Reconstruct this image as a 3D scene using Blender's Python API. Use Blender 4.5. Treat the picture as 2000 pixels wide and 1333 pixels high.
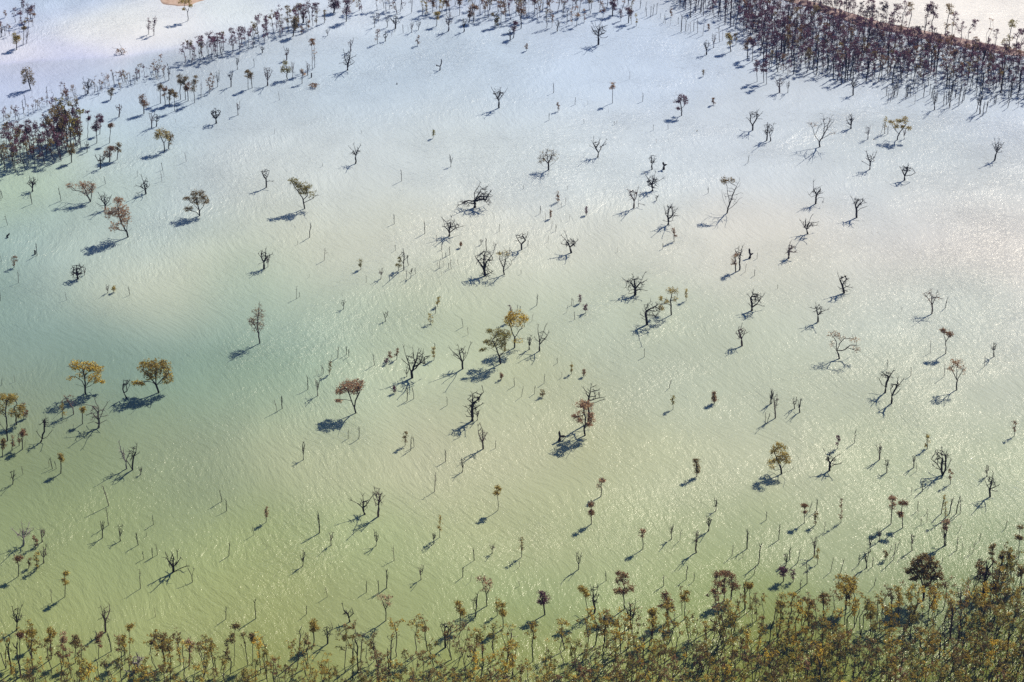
import bpy, math, random
import numpy as np
from mathutils import Vector, noise as mnoise

for o in list(bpy.data.objects): bpy.data.objects.remove(o, do_unlink=True)
scene = bpy.context.scene
COL = scene.collection
R = math.radians

# ------------------------------------------------------------------ camera
CAM_H, DEP, F = 280.0, R(31.9), 3740.0          # height m, depression, focal length in px of a 2000 px wide frame
cam = bpy.data.cameras.new('camera'); cam_o = bpy.data.objects.new('camera', cam); COL.objects.link(cam_o)
cam_o.location = (0, 0, CAM_H); cam_o.rotation_euler = (math.pi/2 - DEP, 0, 0)
cam.sensor_width = 36.0; cam.lens = 36.0*F/2000.0; cam.clip_start = 1.0; cam.clip_end = 20000.0
scene.camera = cam_o

# ------------------------------------------------------------------ sky, sun, exposure
SUN_AZ, SUN_EL = R(42), R(46)                   # azimuth clockwise from the viewing direction (+Y)
world = bpy.data.worlds.new('World'); scene.world = world; world.use_nodes = True
wt = world.node_tree; bg = wt.nodes['Background']
sky = wt.nodes.new('ShaderNodeTexSky'); sky.sky_type = 'NISHITA'; sky.sun_disc = False
sky.sun_elevation = SUN_EL; sky.sun_rotation = SUN_AZ; sky.altitude = 300; sky.dust_density = 0.2; sky.ozone_density = 6.0
wt.links.new(sky.outputs[0], bg.inputs['Color']); bg.inputs['Strength'].default_value = 0.05
sun = bpy.data.lights.new('sun', 'SUN'); sun.energy = 5.0; sun.angle = R(0.5); sun.color = (1.0, 0.885, 0.71)
sun_o = bpy.data.objects.new('sun', sun); COL.objects.link(sun_o)
sv = Vector((math.sin(SUN_AZ)*math.cos(SUN_EL), math.cos(SUN_AZ)*math.cos(SUN_EL), math.sin(SUN_EL)))
sun_o.rotation_euler = sv.to_track_quat('Z', 'Y').to_euler(); sun_o.location = sv*900
scene.view_settings.view_transform = 'Standard'; scene.view_settings.look = 'None'
scene.view_settings.exposure = 0.2; scene.view_settings.gamma = 1.0
scene.cycles.use_denoising = False; scene.cycles.sample_clamp_direct = 4.0; scene.cycles.max_bounces = 6; scene.cycles.transparent_max_bounces = 8

# ------------------------------------------------------------------ pixel <-> world on the flood plain
SD, CD = math.sin(DEP), math.cos(DEP)
def ray(px, py):
    a, b = (px-1000.0)/F, (666.5-py)/F
    return Vector((a, CD + b*SD, -SD + b*CD))
def ground(px, py):
    d = ray(px, py); t = CAM_H/-d.z
    return Vector((d.x*t, d.y*t, 0))
def project(X, Y, Z=0.0):
    dz = Z-CAM_H; w = Y*CD - dz*SD
    return 1000 + F*X/w, 666.5 - F*(Y*SD + dz*CD)/w
def pxm(py):                                     # pixels per metre where the ground shows at row py
    g = ground(1000, py); return F/(g.y*CD + CAM_H*SD)
def local_dep(py): return DEP + math.atan((py-666.5)/F)

# ------------------------------------------------------------------ materials
def new_mat(name):
    m = bpy.data.materials.new(name); m.use_nodes = True
    nt = m.node_tree; return m, nt, nt.nodes['Principled BSDF']
def srgb(c): return tuple(((v/255)/12.92 if v/255 <= 0.04045 else ((v/255+0.055)/1.055)**2.4) for v in c)

def wood_mat(name, dark, light):
    m, nt, b = new_mat(name); N, L = nt.nodes, nt.links
    tc = N.new('ShaderNodeTexCoord'); n = N.new('ShaderNodeTexNoise'); n.inputs['Scale'].default_value = 1.7; n.inputs['Detail'].default_value = 3
    r = N.new('ShaderNodeValToRGB'); r.color_ramp.elements[0].position = .35; r.color_ramp.elements[1].position = .75
    r.color_ramp.elements[0].color = (*dark, 1); r.color_ramp.elements[1].color = (*light, 1)
    L.new(tc.outputs['Object'], n.inputs['Vector']); L.new(n.outputs['Fac'], r.inputs['Fac']); L.new(r.outputs['Color'], b.inputs['Base Color'])
    b.inputs['Roughness'].default_value = 0.9; b.inputs['Specular IOR Level'].default_value = 0.15
    return m
M_BARK = wood_mat('grey_brown_bark', (.010,.008,.011), (.050,.038,.040))
M_TWIG = wood_mat('reddish_twig_bark', (.05,.03,.034), (.20,.14,.14))
M_MAROON = wood_mat('purple_grey_bark', (.030,.018,.028), (.13,.085,.115))
M_GREY = wood_mat('grey_trunk_bark', (.035,.028,.03), (.21,.17,.15))
M_PALE = wood_mat('bleached_bark', (.10,.085,.09), (.52,.47,.47))

def leaf_mat(name, attr):
    m, nt, b = new_mat(name); N, L = nt.nodes, nt.links
    geo = N.new('ShaderNodeNewGeometry')
    if attr: src = N.new('ShaderNodeAttribute'); src.attribute_name = 'tint'
    else: src = N.new('ShaderNodeObjectInfo')
    hsv = N.new('ShaderNodeHueSaturation')
    mr = N.new('ShaderNodeMapRange'); mr.inputs[3].default_value = .45; mr.inputs[4].default_value = 1.65
    mh = N.new('ShaderNodeMapRange'); mh.inputs[3].default_value = .485; mh.inputs[4].default_value = .515
    L.new(geo.outputs['Random Per Island'], mr.inputs[0]); L.new(mr.outputs[0], hsv.inputs['Value'])
    L.new(geo.outputs['Random Per Island'], mh.inputs[0]); L.new(mh.outputs[0], hsv.inputs['Hue'])
    L.new(src.outputs['Color'], hsv.inputs['Color']); L.new(hsv.outputs['Color'], b.inputs['Base Color'])
    b.inputs['Roughness'].default_value = 0.6; b.inputs['Specular IOR Level'].default_value = 0.3
    tr = N.new('ShaderNodeBsdfTranslucent'); L.new(hsv.outputs['Color'], tr.inputs['Color'])
    mx = N.new('ShaderNodeMixShader'); mx.inputs[0].default_value = 0.35
    L.new(b.outputs[0], mx.inputs[1]); L.new(tr.outputs[0], mx.inputs[2]); L.new(mx.outputs[0], N['Material Output'].inputs['Surface'])
    return m
M_LEAF = leaf_mat('dry_leaves', False); M_LEAFM = leaf_mat('dry_leaves_of_the_stand', True)
LEAFC = {'y': (.58,.42,.065), 'g': (.42,.315,.068), 'o': (.27,.23,.055), 'b': (.235,.165,.06), 'r': (.27,.15,.078),
         'p': (.44,.285,.185), 'd': (.155,.065,.10), 'k': (.085,.045,.065)}

# ------------------------------------------------------------------ helpers
def link(name, me, parent=None, mats=()):
    o = bpy.data.objects.new(name, me); COL.objects.link(o)
    if parent: o.parent = parent
    return o
def tag(o, label=None, cat=None, group=None, kind=None):
    if label: o['label'] = label
    if cat: o['category'] = cat
    if group: o['group'] = group
    if kind: o['kind'] = kind
    return o
def mesh(name, V, Fc, mats, mi=None):
    me = bpy.data.meshes.new(name); me.from_pydata([tuple(v) for v in V], [], Fc)
    for m in mats: me.materials.append(m)
    if mi is not None: me.polygons.foreach_set('material_index', mi)
    me.update(); return me
HAZE = 0.00008
# ================================================================== THE SETTING
# flood water: one sheet to the horizon; its silt colour, with sky and cloud reflection bands painted in, is a vertex attribute
SILT_AND_REFLECTION = [(0,60,206,214,230),(150,30,190,205,222),(80,5,190,205,222),(250,40,236,236,241),(60,100,232,229,240),(150,97,205,203,228),(60,130,192,194,226),(190,75,232,230,240),(330,60,228,228,238),(450,20,222,228,240),(600,10,217,225,237),(100,160,188,200,224),(300,130,185,202,218),(230,104,222,220,232),(200,250,178,195,203),(500,200,187,199,209),(700,150,193,206,218),(1000,150,197,210,224),(1250,120,201,213,230),(1400,250,205,214,223),(1800,300,205,212,223),(1950,200,204,212,226),(1500,-60,206,212,223),(1000,-60,197,206,224),(100,330,165,181,170),(300,350,183,197,198),(600,300,201,209,212),(900,300,205,213,216),(1200,330,205,214,219),(1600,350,207,214,220),(100,500,168,186,180),(300,470,184,197,193),(300,570,193,200,184),(600,450,201,206,193),(900,500,205,208,194),(1200,480,206,209,199),(1500,480,212,211,203),(1900,480,216,213,209),(1900,380,212,215,219),(50,650,140,162,154),(200,650,141,163,155),(400,620,157,176,164),(600,600,175,189,173),(900,580,191,198,177),(1200,600,191,199,182),(1500,600,199,204,190),(1800,600,201,206,198),(50,750,137,154,138),(350,730,141,162,147),(550,750,156,174,154),(800,750,180,188,163),(1000,770,186,191,163),(1300,750,186,193,174),(1600,750,190,196,177),(1900,750,196,201,186),(100,900,135,148,117),(350,900,148,160,133),(600,900,177,183,153),(900,900,188,190,161),(1200,900,186,190,158),(1500,900,186,190,164),(1850,900,184,191,166),(100,1050,146,158,117),(400,1050,157,168,125),(700,1050,167,178,135),(1000,1050,176,182,143),(1300,1050,172,180,143),(1600,1050,170,178,145),(1900,1050,168,178,146),(100,1180,153,162,114),(400,1180,160,168,119),(700,1180,157,165,120),(1000,1180,157,168,122),(1400,1180,152,165,119),(1800,1180,147,158,119),(100,1300,147,155,100),(600,1300,142,150,99),(1000,1300,143,148,93),(1500,1300,130,138,86),(1900,1320,130,138,86),(1000,1450,130,140,88),(-150,600,140,160,148),(2150,600,205,208,204),(220,10,193,207,226),(120,50,203,211,227),(40,108,220,218,238),(205,58,238,236,242),(275,78,225,223,238),(0,150,194,200,228),(0,105,225,222,237),(330,30,220,222,237),(1650,100,204,212,224),(1900,150,203,213,222)]
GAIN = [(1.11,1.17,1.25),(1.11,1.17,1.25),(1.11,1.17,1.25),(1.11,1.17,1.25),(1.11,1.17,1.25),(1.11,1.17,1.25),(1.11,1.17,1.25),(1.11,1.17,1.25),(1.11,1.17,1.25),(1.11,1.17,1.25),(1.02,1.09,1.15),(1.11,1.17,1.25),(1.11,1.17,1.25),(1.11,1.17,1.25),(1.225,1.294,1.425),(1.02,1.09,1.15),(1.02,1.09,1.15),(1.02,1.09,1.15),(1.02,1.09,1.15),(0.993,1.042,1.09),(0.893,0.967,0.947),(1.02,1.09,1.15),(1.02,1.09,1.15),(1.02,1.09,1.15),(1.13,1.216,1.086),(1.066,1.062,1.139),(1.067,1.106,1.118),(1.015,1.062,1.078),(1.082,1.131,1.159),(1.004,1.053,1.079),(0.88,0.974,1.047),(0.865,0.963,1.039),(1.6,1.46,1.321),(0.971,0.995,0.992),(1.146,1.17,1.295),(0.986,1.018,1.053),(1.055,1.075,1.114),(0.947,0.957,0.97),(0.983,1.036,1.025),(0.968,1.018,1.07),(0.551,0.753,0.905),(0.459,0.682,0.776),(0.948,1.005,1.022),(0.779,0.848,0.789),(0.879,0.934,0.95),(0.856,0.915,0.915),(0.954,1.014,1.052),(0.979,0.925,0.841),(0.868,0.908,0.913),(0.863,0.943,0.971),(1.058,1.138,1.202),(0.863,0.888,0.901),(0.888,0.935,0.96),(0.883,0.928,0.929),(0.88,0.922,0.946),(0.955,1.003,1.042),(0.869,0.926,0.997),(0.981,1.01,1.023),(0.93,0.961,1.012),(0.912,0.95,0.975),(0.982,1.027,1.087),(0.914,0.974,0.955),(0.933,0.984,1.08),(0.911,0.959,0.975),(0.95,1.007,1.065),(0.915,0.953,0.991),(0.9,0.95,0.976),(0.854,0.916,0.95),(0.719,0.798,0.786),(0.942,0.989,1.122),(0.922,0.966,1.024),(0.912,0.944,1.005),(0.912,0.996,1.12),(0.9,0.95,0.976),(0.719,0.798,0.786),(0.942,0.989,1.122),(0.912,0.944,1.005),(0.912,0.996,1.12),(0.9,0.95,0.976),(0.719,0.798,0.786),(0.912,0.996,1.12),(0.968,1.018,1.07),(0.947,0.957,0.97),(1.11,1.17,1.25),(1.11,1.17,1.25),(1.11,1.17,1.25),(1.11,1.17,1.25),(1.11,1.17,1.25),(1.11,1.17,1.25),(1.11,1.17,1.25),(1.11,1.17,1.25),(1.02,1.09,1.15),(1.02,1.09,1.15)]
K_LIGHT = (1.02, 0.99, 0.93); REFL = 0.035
def silt_and_reflection_colour(PX, PY):
    P = np.array([(a, b) for a, b, *_ in SILT_AND_REFLECTION], float); C = np.array([srgb(c[2:]) for c in SILT_AND_REFLECTION])*np.array(GAIN)
    k = np.array([1.0 if not (c[1] < 170 and c[0] < 700) else 1.0 for c in SILT_AND_REFLECTION])
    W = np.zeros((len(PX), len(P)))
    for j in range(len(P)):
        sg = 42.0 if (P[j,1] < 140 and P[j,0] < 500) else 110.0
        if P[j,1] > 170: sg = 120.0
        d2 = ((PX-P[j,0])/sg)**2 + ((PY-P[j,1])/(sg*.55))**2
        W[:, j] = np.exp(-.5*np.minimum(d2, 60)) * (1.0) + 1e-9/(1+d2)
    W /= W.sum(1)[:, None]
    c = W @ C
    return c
nx, ny = 340, 380
gx = np.concatenate([[-9000,-3000,-900,-450], np.linspace(-300, 300, nx), [450,900,3000,9000]])
gy = np.concatenate([[-4000,-800,0,150], np.linspace(240, 900, ny), [1100,1600,4000,14000]])
X, Y = np.meshgrid(gx, gy); n0, n1 = X.shape
V = np.stack([X.ravel(), Y.ravel(), np.zeros(X.size)], 1)
idx = np.arange(n0*n1).reshape(n0, n1)
Fq = np.stack([idx[:-1,:-1], idx[:-1,1:], idx[1:,1:], idx[1:,:-1]], -1).reshape(-1, 4)
me = bpy.data.meshes.new('flood_water'); me.vertices.add(len(V)); me.vertices.foreach_set('co', V.ravel().astype(np.float32))
me.loops.add(Fq.size); me.loops.foreach_set('vertex_index', Fq.ravel().astype(np.int32))
me.polygons.add(len(Fq)); me.polygons.foreach_set('loop_start', (np.arange(len(Fq))*4).astype(np.int32)); me.update()
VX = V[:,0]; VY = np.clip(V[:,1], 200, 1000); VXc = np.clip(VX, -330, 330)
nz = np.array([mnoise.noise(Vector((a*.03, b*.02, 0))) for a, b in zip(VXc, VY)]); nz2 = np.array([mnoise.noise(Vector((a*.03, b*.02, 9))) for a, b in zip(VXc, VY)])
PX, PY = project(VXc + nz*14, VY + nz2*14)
Cw = silt_and_reflection_colour(PX, PY)
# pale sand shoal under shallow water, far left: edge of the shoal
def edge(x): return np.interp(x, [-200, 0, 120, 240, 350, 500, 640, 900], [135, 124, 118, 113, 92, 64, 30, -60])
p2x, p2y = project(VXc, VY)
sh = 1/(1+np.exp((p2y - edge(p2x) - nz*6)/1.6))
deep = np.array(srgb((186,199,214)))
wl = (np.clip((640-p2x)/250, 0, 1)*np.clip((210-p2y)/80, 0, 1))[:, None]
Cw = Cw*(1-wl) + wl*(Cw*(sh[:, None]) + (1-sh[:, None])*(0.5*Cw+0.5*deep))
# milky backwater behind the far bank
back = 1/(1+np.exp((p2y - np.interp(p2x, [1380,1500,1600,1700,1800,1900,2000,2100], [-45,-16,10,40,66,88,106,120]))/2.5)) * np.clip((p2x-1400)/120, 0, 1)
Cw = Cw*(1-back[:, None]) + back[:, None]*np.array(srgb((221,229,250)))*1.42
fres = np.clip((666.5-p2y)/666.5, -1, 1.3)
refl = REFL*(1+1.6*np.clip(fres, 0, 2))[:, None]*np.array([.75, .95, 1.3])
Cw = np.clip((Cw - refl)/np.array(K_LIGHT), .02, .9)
at = me.color_attributes.new('silt_and_reflection', 'FLOAT_COLOR', 'POINT')
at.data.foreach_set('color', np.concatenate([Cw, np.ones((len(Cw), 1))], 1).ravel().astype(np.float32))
m, nt, b = new_mat('silty_flood_water'); N, L = nt.nodes, nt.links
tc = N.new('ShaderNodeTexCoord'); at = N.new('ShaderNodeAttribute'); at.attribute_name = 'silt_and_reflection'
warp = N.new('ShaderNodeTexNoise'); warp.inputs['Scale'].default_value = .016; warp.inputs['Detail'].default_value = 2
L.new(tc.outputs['Object'], warp.inputs['Vector'])
wsub = N.new('ShaderNodeVectorMath'); wsub.operation = 'SUBTRACT'; wsub.inputs[1].default_value = (.5, .5, .5); L.new(warp.outputs['Color'], wsub.inputs[0])
wsc = N.new('ShaderNodeVectorMath'); wsc.operation = 'SCALE'; wsc.inputs['Scale'].default_value = 34; L.new(wsub.outputs[0], wsc.inputs[0])
wadd = N.new('ShaderNodeVectorMath'); wadd.operation = 'ADD'; L.new(tc.outputs['Object'], wadd.inputs[0]); L.new(wsc.outputs[0], wadd.inputs[1])
def noise_tex(scale, rot, sc, det=2.0, rough=.5, dist=0.0):
    m1 = N.new('ShaderNodeMapping'); m1.inputs['Rotation'].default_value = (0, 0, rot)
    mp = N.new('ShaderNodeMapping'); mp.inputs['Scale'].default_value = sc
    t = N.new('ShaderNodeTexNoise'); t.inputs['Scale'].default_value = scale; t.inputs['Detail'].default_value = det
    t.inputs['Roughness'].default_value = rough; t.inputs['Distortion'].default_value = dist
    L.new(wadd.outputs[0], m1.inputs['Vector']); L.new(m1.outputs[0], mp.inputs['Vector']); L.new(mp.outputs[0], t.inputs['Vector']); return t
WR = R(-35)
big = noise_tex(.72, WR, (1, .30, 1), 1.6, .45, .3)        # wind waves, crests across the wind
mid = noise_tex(1.5, WR+R(8), (1, .4, 1), 2, .6, .3)
fine = noise_tex(3.3, WR-R(10), (1, .7, 1), 2, .6)
gust = noise_tex(.02, WR+R(60), (1, .35, 1), 3, .6, .8)  # calmer and rougher patches
def mul(a, k):
    q = N.new('ShaderNodeMath'); q.operation = 'MULTIPLY'; L.new(a, q.inputs[0])
    if isinstance(k, (int, float)): q.inputs[1].default_value = k
    else: L.new(k, q.inputs[1])
    return q.outputs[0]
def add(a, b_):
    q = N.new('ShaderNodeMath'); q.operation = 'ADD'; L.new(a, q.inputs[0]); L.new(b_, q.inputs[1]); return q.outputs[0]
gr = N.new('ShaderNodeMapRange'); gr.inputs[1].default_value = .35; gr.inputs[2].default_value = .65; gr.inputs[3].default_value = .64; gr.inputs[4].default_value = 1.25
L.new(gust.outputs['Fac'], gr.inputs[0])
h = add(add(mul(big.outputs['Fac'], .42), mul(mid.outputs['Fac'], .225)), mul(fine.outputs['Fac'], .155))
h = mul(h, gr.outputs[0])
bp = N.new('ShaderNodeBump'); bp.inputs['Strength'].default_value = 1.0; bp.inputs['Distance'].default_value = 1.0
L.new(h, bp.inputs['Height'])
# the silt glows from inside the water, so waves hardly shade it; the surface film above carries the ripples
bp2 = N.new('ShaderNodeBump'); bp2.inputs['Strength'].default_value = .62; bp2.inputs['Distance'].default_value = 1.0
L.new(h, bp2.inputs['Height']); L.new(bp2.outputs[0], b.inputs['Normal'])
film = N.new('ShaderNodeBsdfGlossy'); film.inputs['Roughness'].default_value = .22; L.new(bp.outputs[0], film.inputs['Normal'])
fr_ = N.new('ShaderNodeFresnel'); fr_.inputs['IOR'].default_value = 1.45; L.new(bp.outputs[0], fr_.inputs['Normal'])
mxs = N.new('ShaderNodeMixShader'); L.new(fr_.outputs[0], mxs.inputs[0]); L.new(b.outputs[0], mxs.inputs[1]); L.new(film.outputs[0], mxs.inputs[2])
L.new(mxs.outputs[0], N['Material Output'].inputs['Surface'])
# faint plankton mottling
vm = N.new('ShaderNodeMapRange'); vm.inputs[1].default_value = .3; vm.inputs[2].default_value = .7; vm.inputs[3].default_value = .94; vm.inputs[4].default_value = 1.05
L.new(noise_tex(.05, WR+R(40), (1, .4, 1), 4, .6, .5).outputs['Fac'], vm.inputs[0])
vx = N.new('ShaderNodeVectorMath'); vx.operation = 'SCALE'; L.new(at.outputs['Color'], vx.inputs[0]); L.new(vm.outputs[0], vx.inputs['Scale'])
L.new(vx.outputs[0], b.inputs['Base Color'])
b.inputs['Roughness'].default_value = 1.0; b.inputs['Specular IOR Level'].default_value = 0.0
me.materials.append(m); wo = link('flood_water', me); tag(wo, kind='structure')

def bank(name, pts, top, c1, c2, seed):
    # a low bank of silt and sand, outline in metres, domed towards its middle
    P = [ground(a, b_) for a, b_ in pts]; c = sum(P, Vector())/len(P)
    ring = []
    for i in range(len(P)):
        a, b_ = P[i], P[(i+1) % len(P)]
        for k in range(8):
            q = a.lerp(b_, k/8); nn = mnoise.noise(q*.12+Vector((seed, 0, 0)))
            ring.append(q + (q-c).normalized()*nn*3.0)
    V, Fc, n = [], [], len(ring); K = [1.0, .93, .8, .6, .35]
    for j, k in enumerate(K):
        for q in ring:
            z = top*(1-k)**.6*1.2
            p = c + (q-c)*k; V.append((p.x, p.y, -.3 if j == 0 else .02+z+.12*top*mnoise.noise(p*.3)))
    V.append((c.x, c.y, top*1.1))
    for j in range(len(K)-1):
        for i in range(n): Fc.append((j*n+i, j*n+(i+1) % n, (j+1)*n+(i+1) % n, (j+1)*n+i))
    for i in range(n): Fc.append(((len(K)-1)*n+i, (len(K)-1)*n+(i+1) % n, len(V)-1))
    m, nt, b = new_mat(name+'_material'); N, L = nt.nodes, nt.links
    t = N.new('ShaderNodeTexNoise'); t.inputs['Scale'].default_value = .35; t.inputs['Detail'].default_value = 8
    g = N.new('ShaderNodeNewGeometry'); L.new(g.outputs['Position'], t.inputs['Vector'])
    r = N.new('ShaderNodeValToRGB'); r.color_ramp.elements[0].color = (*c1, 1); r.color_ramp.elements[1].color = (*c2, 1)
    r.color_ramp.elements[0].position = .35; r.color_ramp.elements[1].position = .65
    L.new(t.outputs['Fac'], r.inputs['Fac']); L.new(r.outputs[0], b.inputs['Base Color']); b.inputs['Roughness'].default_value = .95
    me = mesh(name, V, Fc, [m]); me.polygons.foreach_set('use_smooth', [True]*len(me.polygons))
    o = link(name, me); tag(o, kind='structure'); return o
bank('sand_spit', [(306,-2),(322,8),(345,15),(375,12),(410,-2),(430,-20),(300,-22)], .5, (.40,.28,.22), (.60,.47,.40), 1)
bank('sand_bank', [(1430,-26),(1500,-8),(1560,10),(1620,30),(1680,50),(1760,68),(1860,90),(1960,108),(2080,122),(2080,117),(1960,102),(1860,85),(1770,62),(1700,42),(1640,22),(1580,2),(1520,-16),(1450,-34)], .4, (.12,.07,.08), (.50,.39,.37), 5)
# ================================================================== TREE GROWING
class Skel:
    def __init__(s, p0): s.P = [Vector(p0)]; s.par = [-1]
    def add(s, p, par): s.P.append(Vector(p)); s.par.append(par); return len(s.P)-1
def colonize(sk, A, step, kill, seed_nodes=None, iters=70):
    A = np.array(A, float)
    if len(A) == 0: return
    P = np.array([tuple(p) for p in sk.P]); par = list(sk.par); alive = np.ones(len(A), bool)
    stag = np.zeros(len(A), int)
    D = np.linalg.norm(A[:, None]-P[None], axis=2); near = D.argmin(1); nd = D.min(1)
    for _ in range(iters):
        if not alive.any(): break
        new = []
        for n in np.unique(near[alive]):
            sel = alive & (near == n); v = A[sel]-P[n]; v /= (np.linalg.norm(v, axis=1)[:, None]+1e-6)
            d = v.sum(0); l = np.linalg.norm(d)
            if l < 1e-3: d = v[0]; l = 1.0
            q = P[n] + d/l*step*random.uniform(.8, 1.15) + np.array([random.gauss(0, .12)*step, random.gauss(0, .12)*step, random.gauss(.03, .1)*step])
            new.append((q, n))
        if not new: break
        k0 = len(P); P = np.vstack([P]+[q[None] for q, _ in new]); par += [n for _, n in new]
        Dn = np.linalg.norm(A[:, None]-P[None, k0:], axis=2); m = Dn.min(1); am = Dn.argmin(1)+k0
        b = m < nd; stuck = alive & ~(m < nd-.02*step) & np.isin(near, [n for _, n in new]); near[b] = am[b]; nd[b] = m[b]; stag += stuck; alive &= stag < 4
        alive &= nd > kill
        if len(P) > 1500: break
    sk.P = [Vector(p) for p in P]; sk.par = [int(x) for x in par]
def radii(sk, tip, ex=2.32, rmax=None):
    n = len(sk.P); r = [0.0]*n; has = [False]*n
    for i in range(n-1, 0, -1):
        if not has[i]: r[i] = tip**ex
        p = sk.par[i]; r[p] += r[i]; has[p] = True
    r = [max(x, tip**ex)**(1/ex) for x in r]
    return r
def children_of(sk):
    ch = [[] for _ in sk.P]
    for i, p in enumerate(sk.par):
        if p >= 0: ch[p].append(i)
    return ch
def tubes(sk, r, ch, start, V, Fc, stop=()):
    # start: list of (node, parent or -1); each chain follows its thickest child
    stack = [(n, p) for n, p in start]
    while stack:
        n, p = stack.pop()
        chain = ([p] if p >= 0 else []) + [n]; c = n
        while True:
            kids = [k for k in ch[c] if k not in stop]
            if not kids: break
            kids.sort(key=lambda k: -r[k])
            for k in kids[1:]: stack.append((k, c))
            c = kids[0]; chain.append(c)
        if len(chain) < 2: continue
        rr0 = r[chain[1]]; sides = 6 if rr0 > .16 else 4 if rr0 > .07 else 3
        base = len(V); m = len(chain)
        for j, q in enumerate(chain):
            a = sk.P[chain[max(j-1, 0)]]; b = sk.P[chain[min(j+1, m-1)]]; d = (b-a)
            d = d.normalized() if d.length > 1e-6 else Vector((0, 0, 1))
            u = d.orthogonal().normalized(); w = d.cross(u)
            rad = r[chain[1]] if (j == 0 and p >= 0) else r[q]
            if j == m-1: rad *= .45
            for s in range(sides):
                t = 2*math.pi*s/sides; V.append(sk.P[q] + u*math.cos(t)*rad + w*math.sin(t)*rad)
        for j in range(m-1):
            for s in range(sides):
                s2 = (s+1) % sides; Fc.append((base+j*sides+s, base+j*sides+s2, base+(j+1)*sides+s2, base+(j+1)*sides+s))
        Fc.append(tuple(base+(m-1)*sides+s for s in range(sides)))
def leaves(pts, per, rad, size, rng, V, Fc):
    for c in pts:
        cr = rad*rng.uniform(.55, 1.25); k = max(2, int(per*rng.uniform(.6, 1.4)))
        for _ in range(k):
            d = rng.normal(0, .5, 3)*cr; d[2] *= .7
            q = np.array(c)+d; s = size*rng.uniform(.6, 1.35)
            a = rng.normal(0, 1, 3); a /= np.linalg.norm(a)+1e-6; t = rng.normal(0, 1, 3)+np.array([0, 0, .0]); b = np.cross(a, t); b /= np.linalg.norm(b)+1e-6
            i = len(V); a = a*s; b = b*s*.55
            V += [q-a*.5, q+b*.5, q+a*.5, q-b*.5+np.array([0, 0, .1*s])]; Fc.append((i, i+1, i+2, i+3))

class Frame:
    """local metres (X right, Y away, Z up) of a thing whose foot shows at one pixel"""
    def __init__(s, px, py):
        s.px, s.py = px, py; s.o = ground(px, py); s.n = Vector((s.o.x, s.o.y, 0)).normalized()
        d = (s.o - Vector((0, 0, CAM_H))).length; s.s = F/(d*math.cos(math.atan2(math.hypot(px-1000, py-666.5), F)))
        s.dep = math.asin(CAM_H/d)
    def at(s, px, py, depth=0.0):
        d = ray(px, py); t = (s.o.dot(s.n)+depth)/(d.x*s.n.x+d.y*s.n.y)
        return Vector((d.x*t, d.y*t, CAM_H+d.z*t)) - s.o

def parse(txt): return [[tuple(float(v) for v in p.split(',')) for p in limb.split()] for limb in txt.split(';') if limb.strip()]
def grow(fr, limbs, blobs, rng, tip=.05, dens=1.0, ldens=1.0):
    """limbs: polylines in pixels; blobs: (x, y, rx, ry, leafiness) in pixels"""
    sk = Skel((0, 0, -.6)); sk.add((0, 0, 0.02), 0); S = fr.s
    px2 = [(fr.px, fr.py+2), (fr.px, fr.py)]; dep = [0.0, 0.0]
    for li, limb in enumerate(limbs):
        x0, y0 = limb[0]
        j = min(range(1, len(px2)), key=lambda k: (px2[k][0]-x0)**2+(px2[k][1]-y0)**2)
        tot = sum(math.hypot(limb[k+1][0]-limb[k][0], limb[k+1][1]-limb[k][1]) for k in range(len(limb)-1))
        slope = rng.uniform(.25, .75)*(1 if rng.random() < .5 else -1) if li else rng.uniform(-.15, .15)
        run = 0.0; d0 = dep[j]; last = j
        for k in range(1, len(limb)):
            (ax, ay), (bx, by) = limb[k-1], limb[k]; l = math.hypot(bx-ax, by-ay); nseg = max(1, int(l/S/.8))
            for q in range(1, nseg+1):
                t = q/nseg; x = ax+(bx-ax)*t; y = ay+(by-ay)*t
                if q < nseg or k < len(limb)-1: x += rng.normal(0, .07)*S; y += rng.normal(0, .07)*S
                run2 = run + l*t; dd = d0 + slope*run2/S*(.35+.65*run2/max(tot, 1))
                z = fr.at(x, y, dd)
                if z.z < .15 and last > 0: dd = d0; z = fr.at(x, y, dd)
                last = sk.add(z, last); px2.append((x, y)); dep.append(dd)
            run += l
    A, LA = [], []
    for bl in blobs:
        x, y, rx, ry = bl[:4]; lf = bl[4] if len(bl) > 4 else 1.0
        dr = max(rx/S*.85, .4); zr = math.sqrt(max((ry/S)**2-(dr*math.sin(fr.dep))**2, (.35*ry/S)**2))/math.cos(fr.dep)
        c = fr.at(x, y, rng.uniform(-.3, .3)*rx/S)
        n = int(dens*max(10, 8*(rx/S)*(ry/S)+10))
        for _ in range(n):
            u = rng.normal(0, 1, 3); u /= np.linalg.norm(u)+1e-9; u *= rng.random()**.4
            p = (c.x + u[0]*rx/S*fr.n.y + u[1]*dr*fr.n.x, c.y - u[0]*rx/S*fr.n.x + u[1]*dr*fr.n.y, c.z+u[2]*zr)
            if p[2] < .3: continue
            A.append(p)
        for _ in range(int(lf*(10*(rx/S)*(ry/S)+9)*ldens)):
            u = rng.normal(0, 1, 3); u /= np.linalg.norm(u)+1e-9; u *= 1.15*rng.random()**.42
            p = (c.x + u[0]*rx/S*fr.n.y + u[1]*dr*fr.n.x, c.y - u[0]*rx/S*fr.n.x + u[1]*dr*fr.n.y, c.z+u[2]*zr)
            if p[2] > .5: LA.append(p)
    hgt = max([p[2] for p in A]+[v.z for v in sk.P]+[1.0])
    step = min(.6, max(.28, hgt*.05))
    colonize(sk, A, step, step*1.05)
    return sk, LA, hgt
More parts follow.
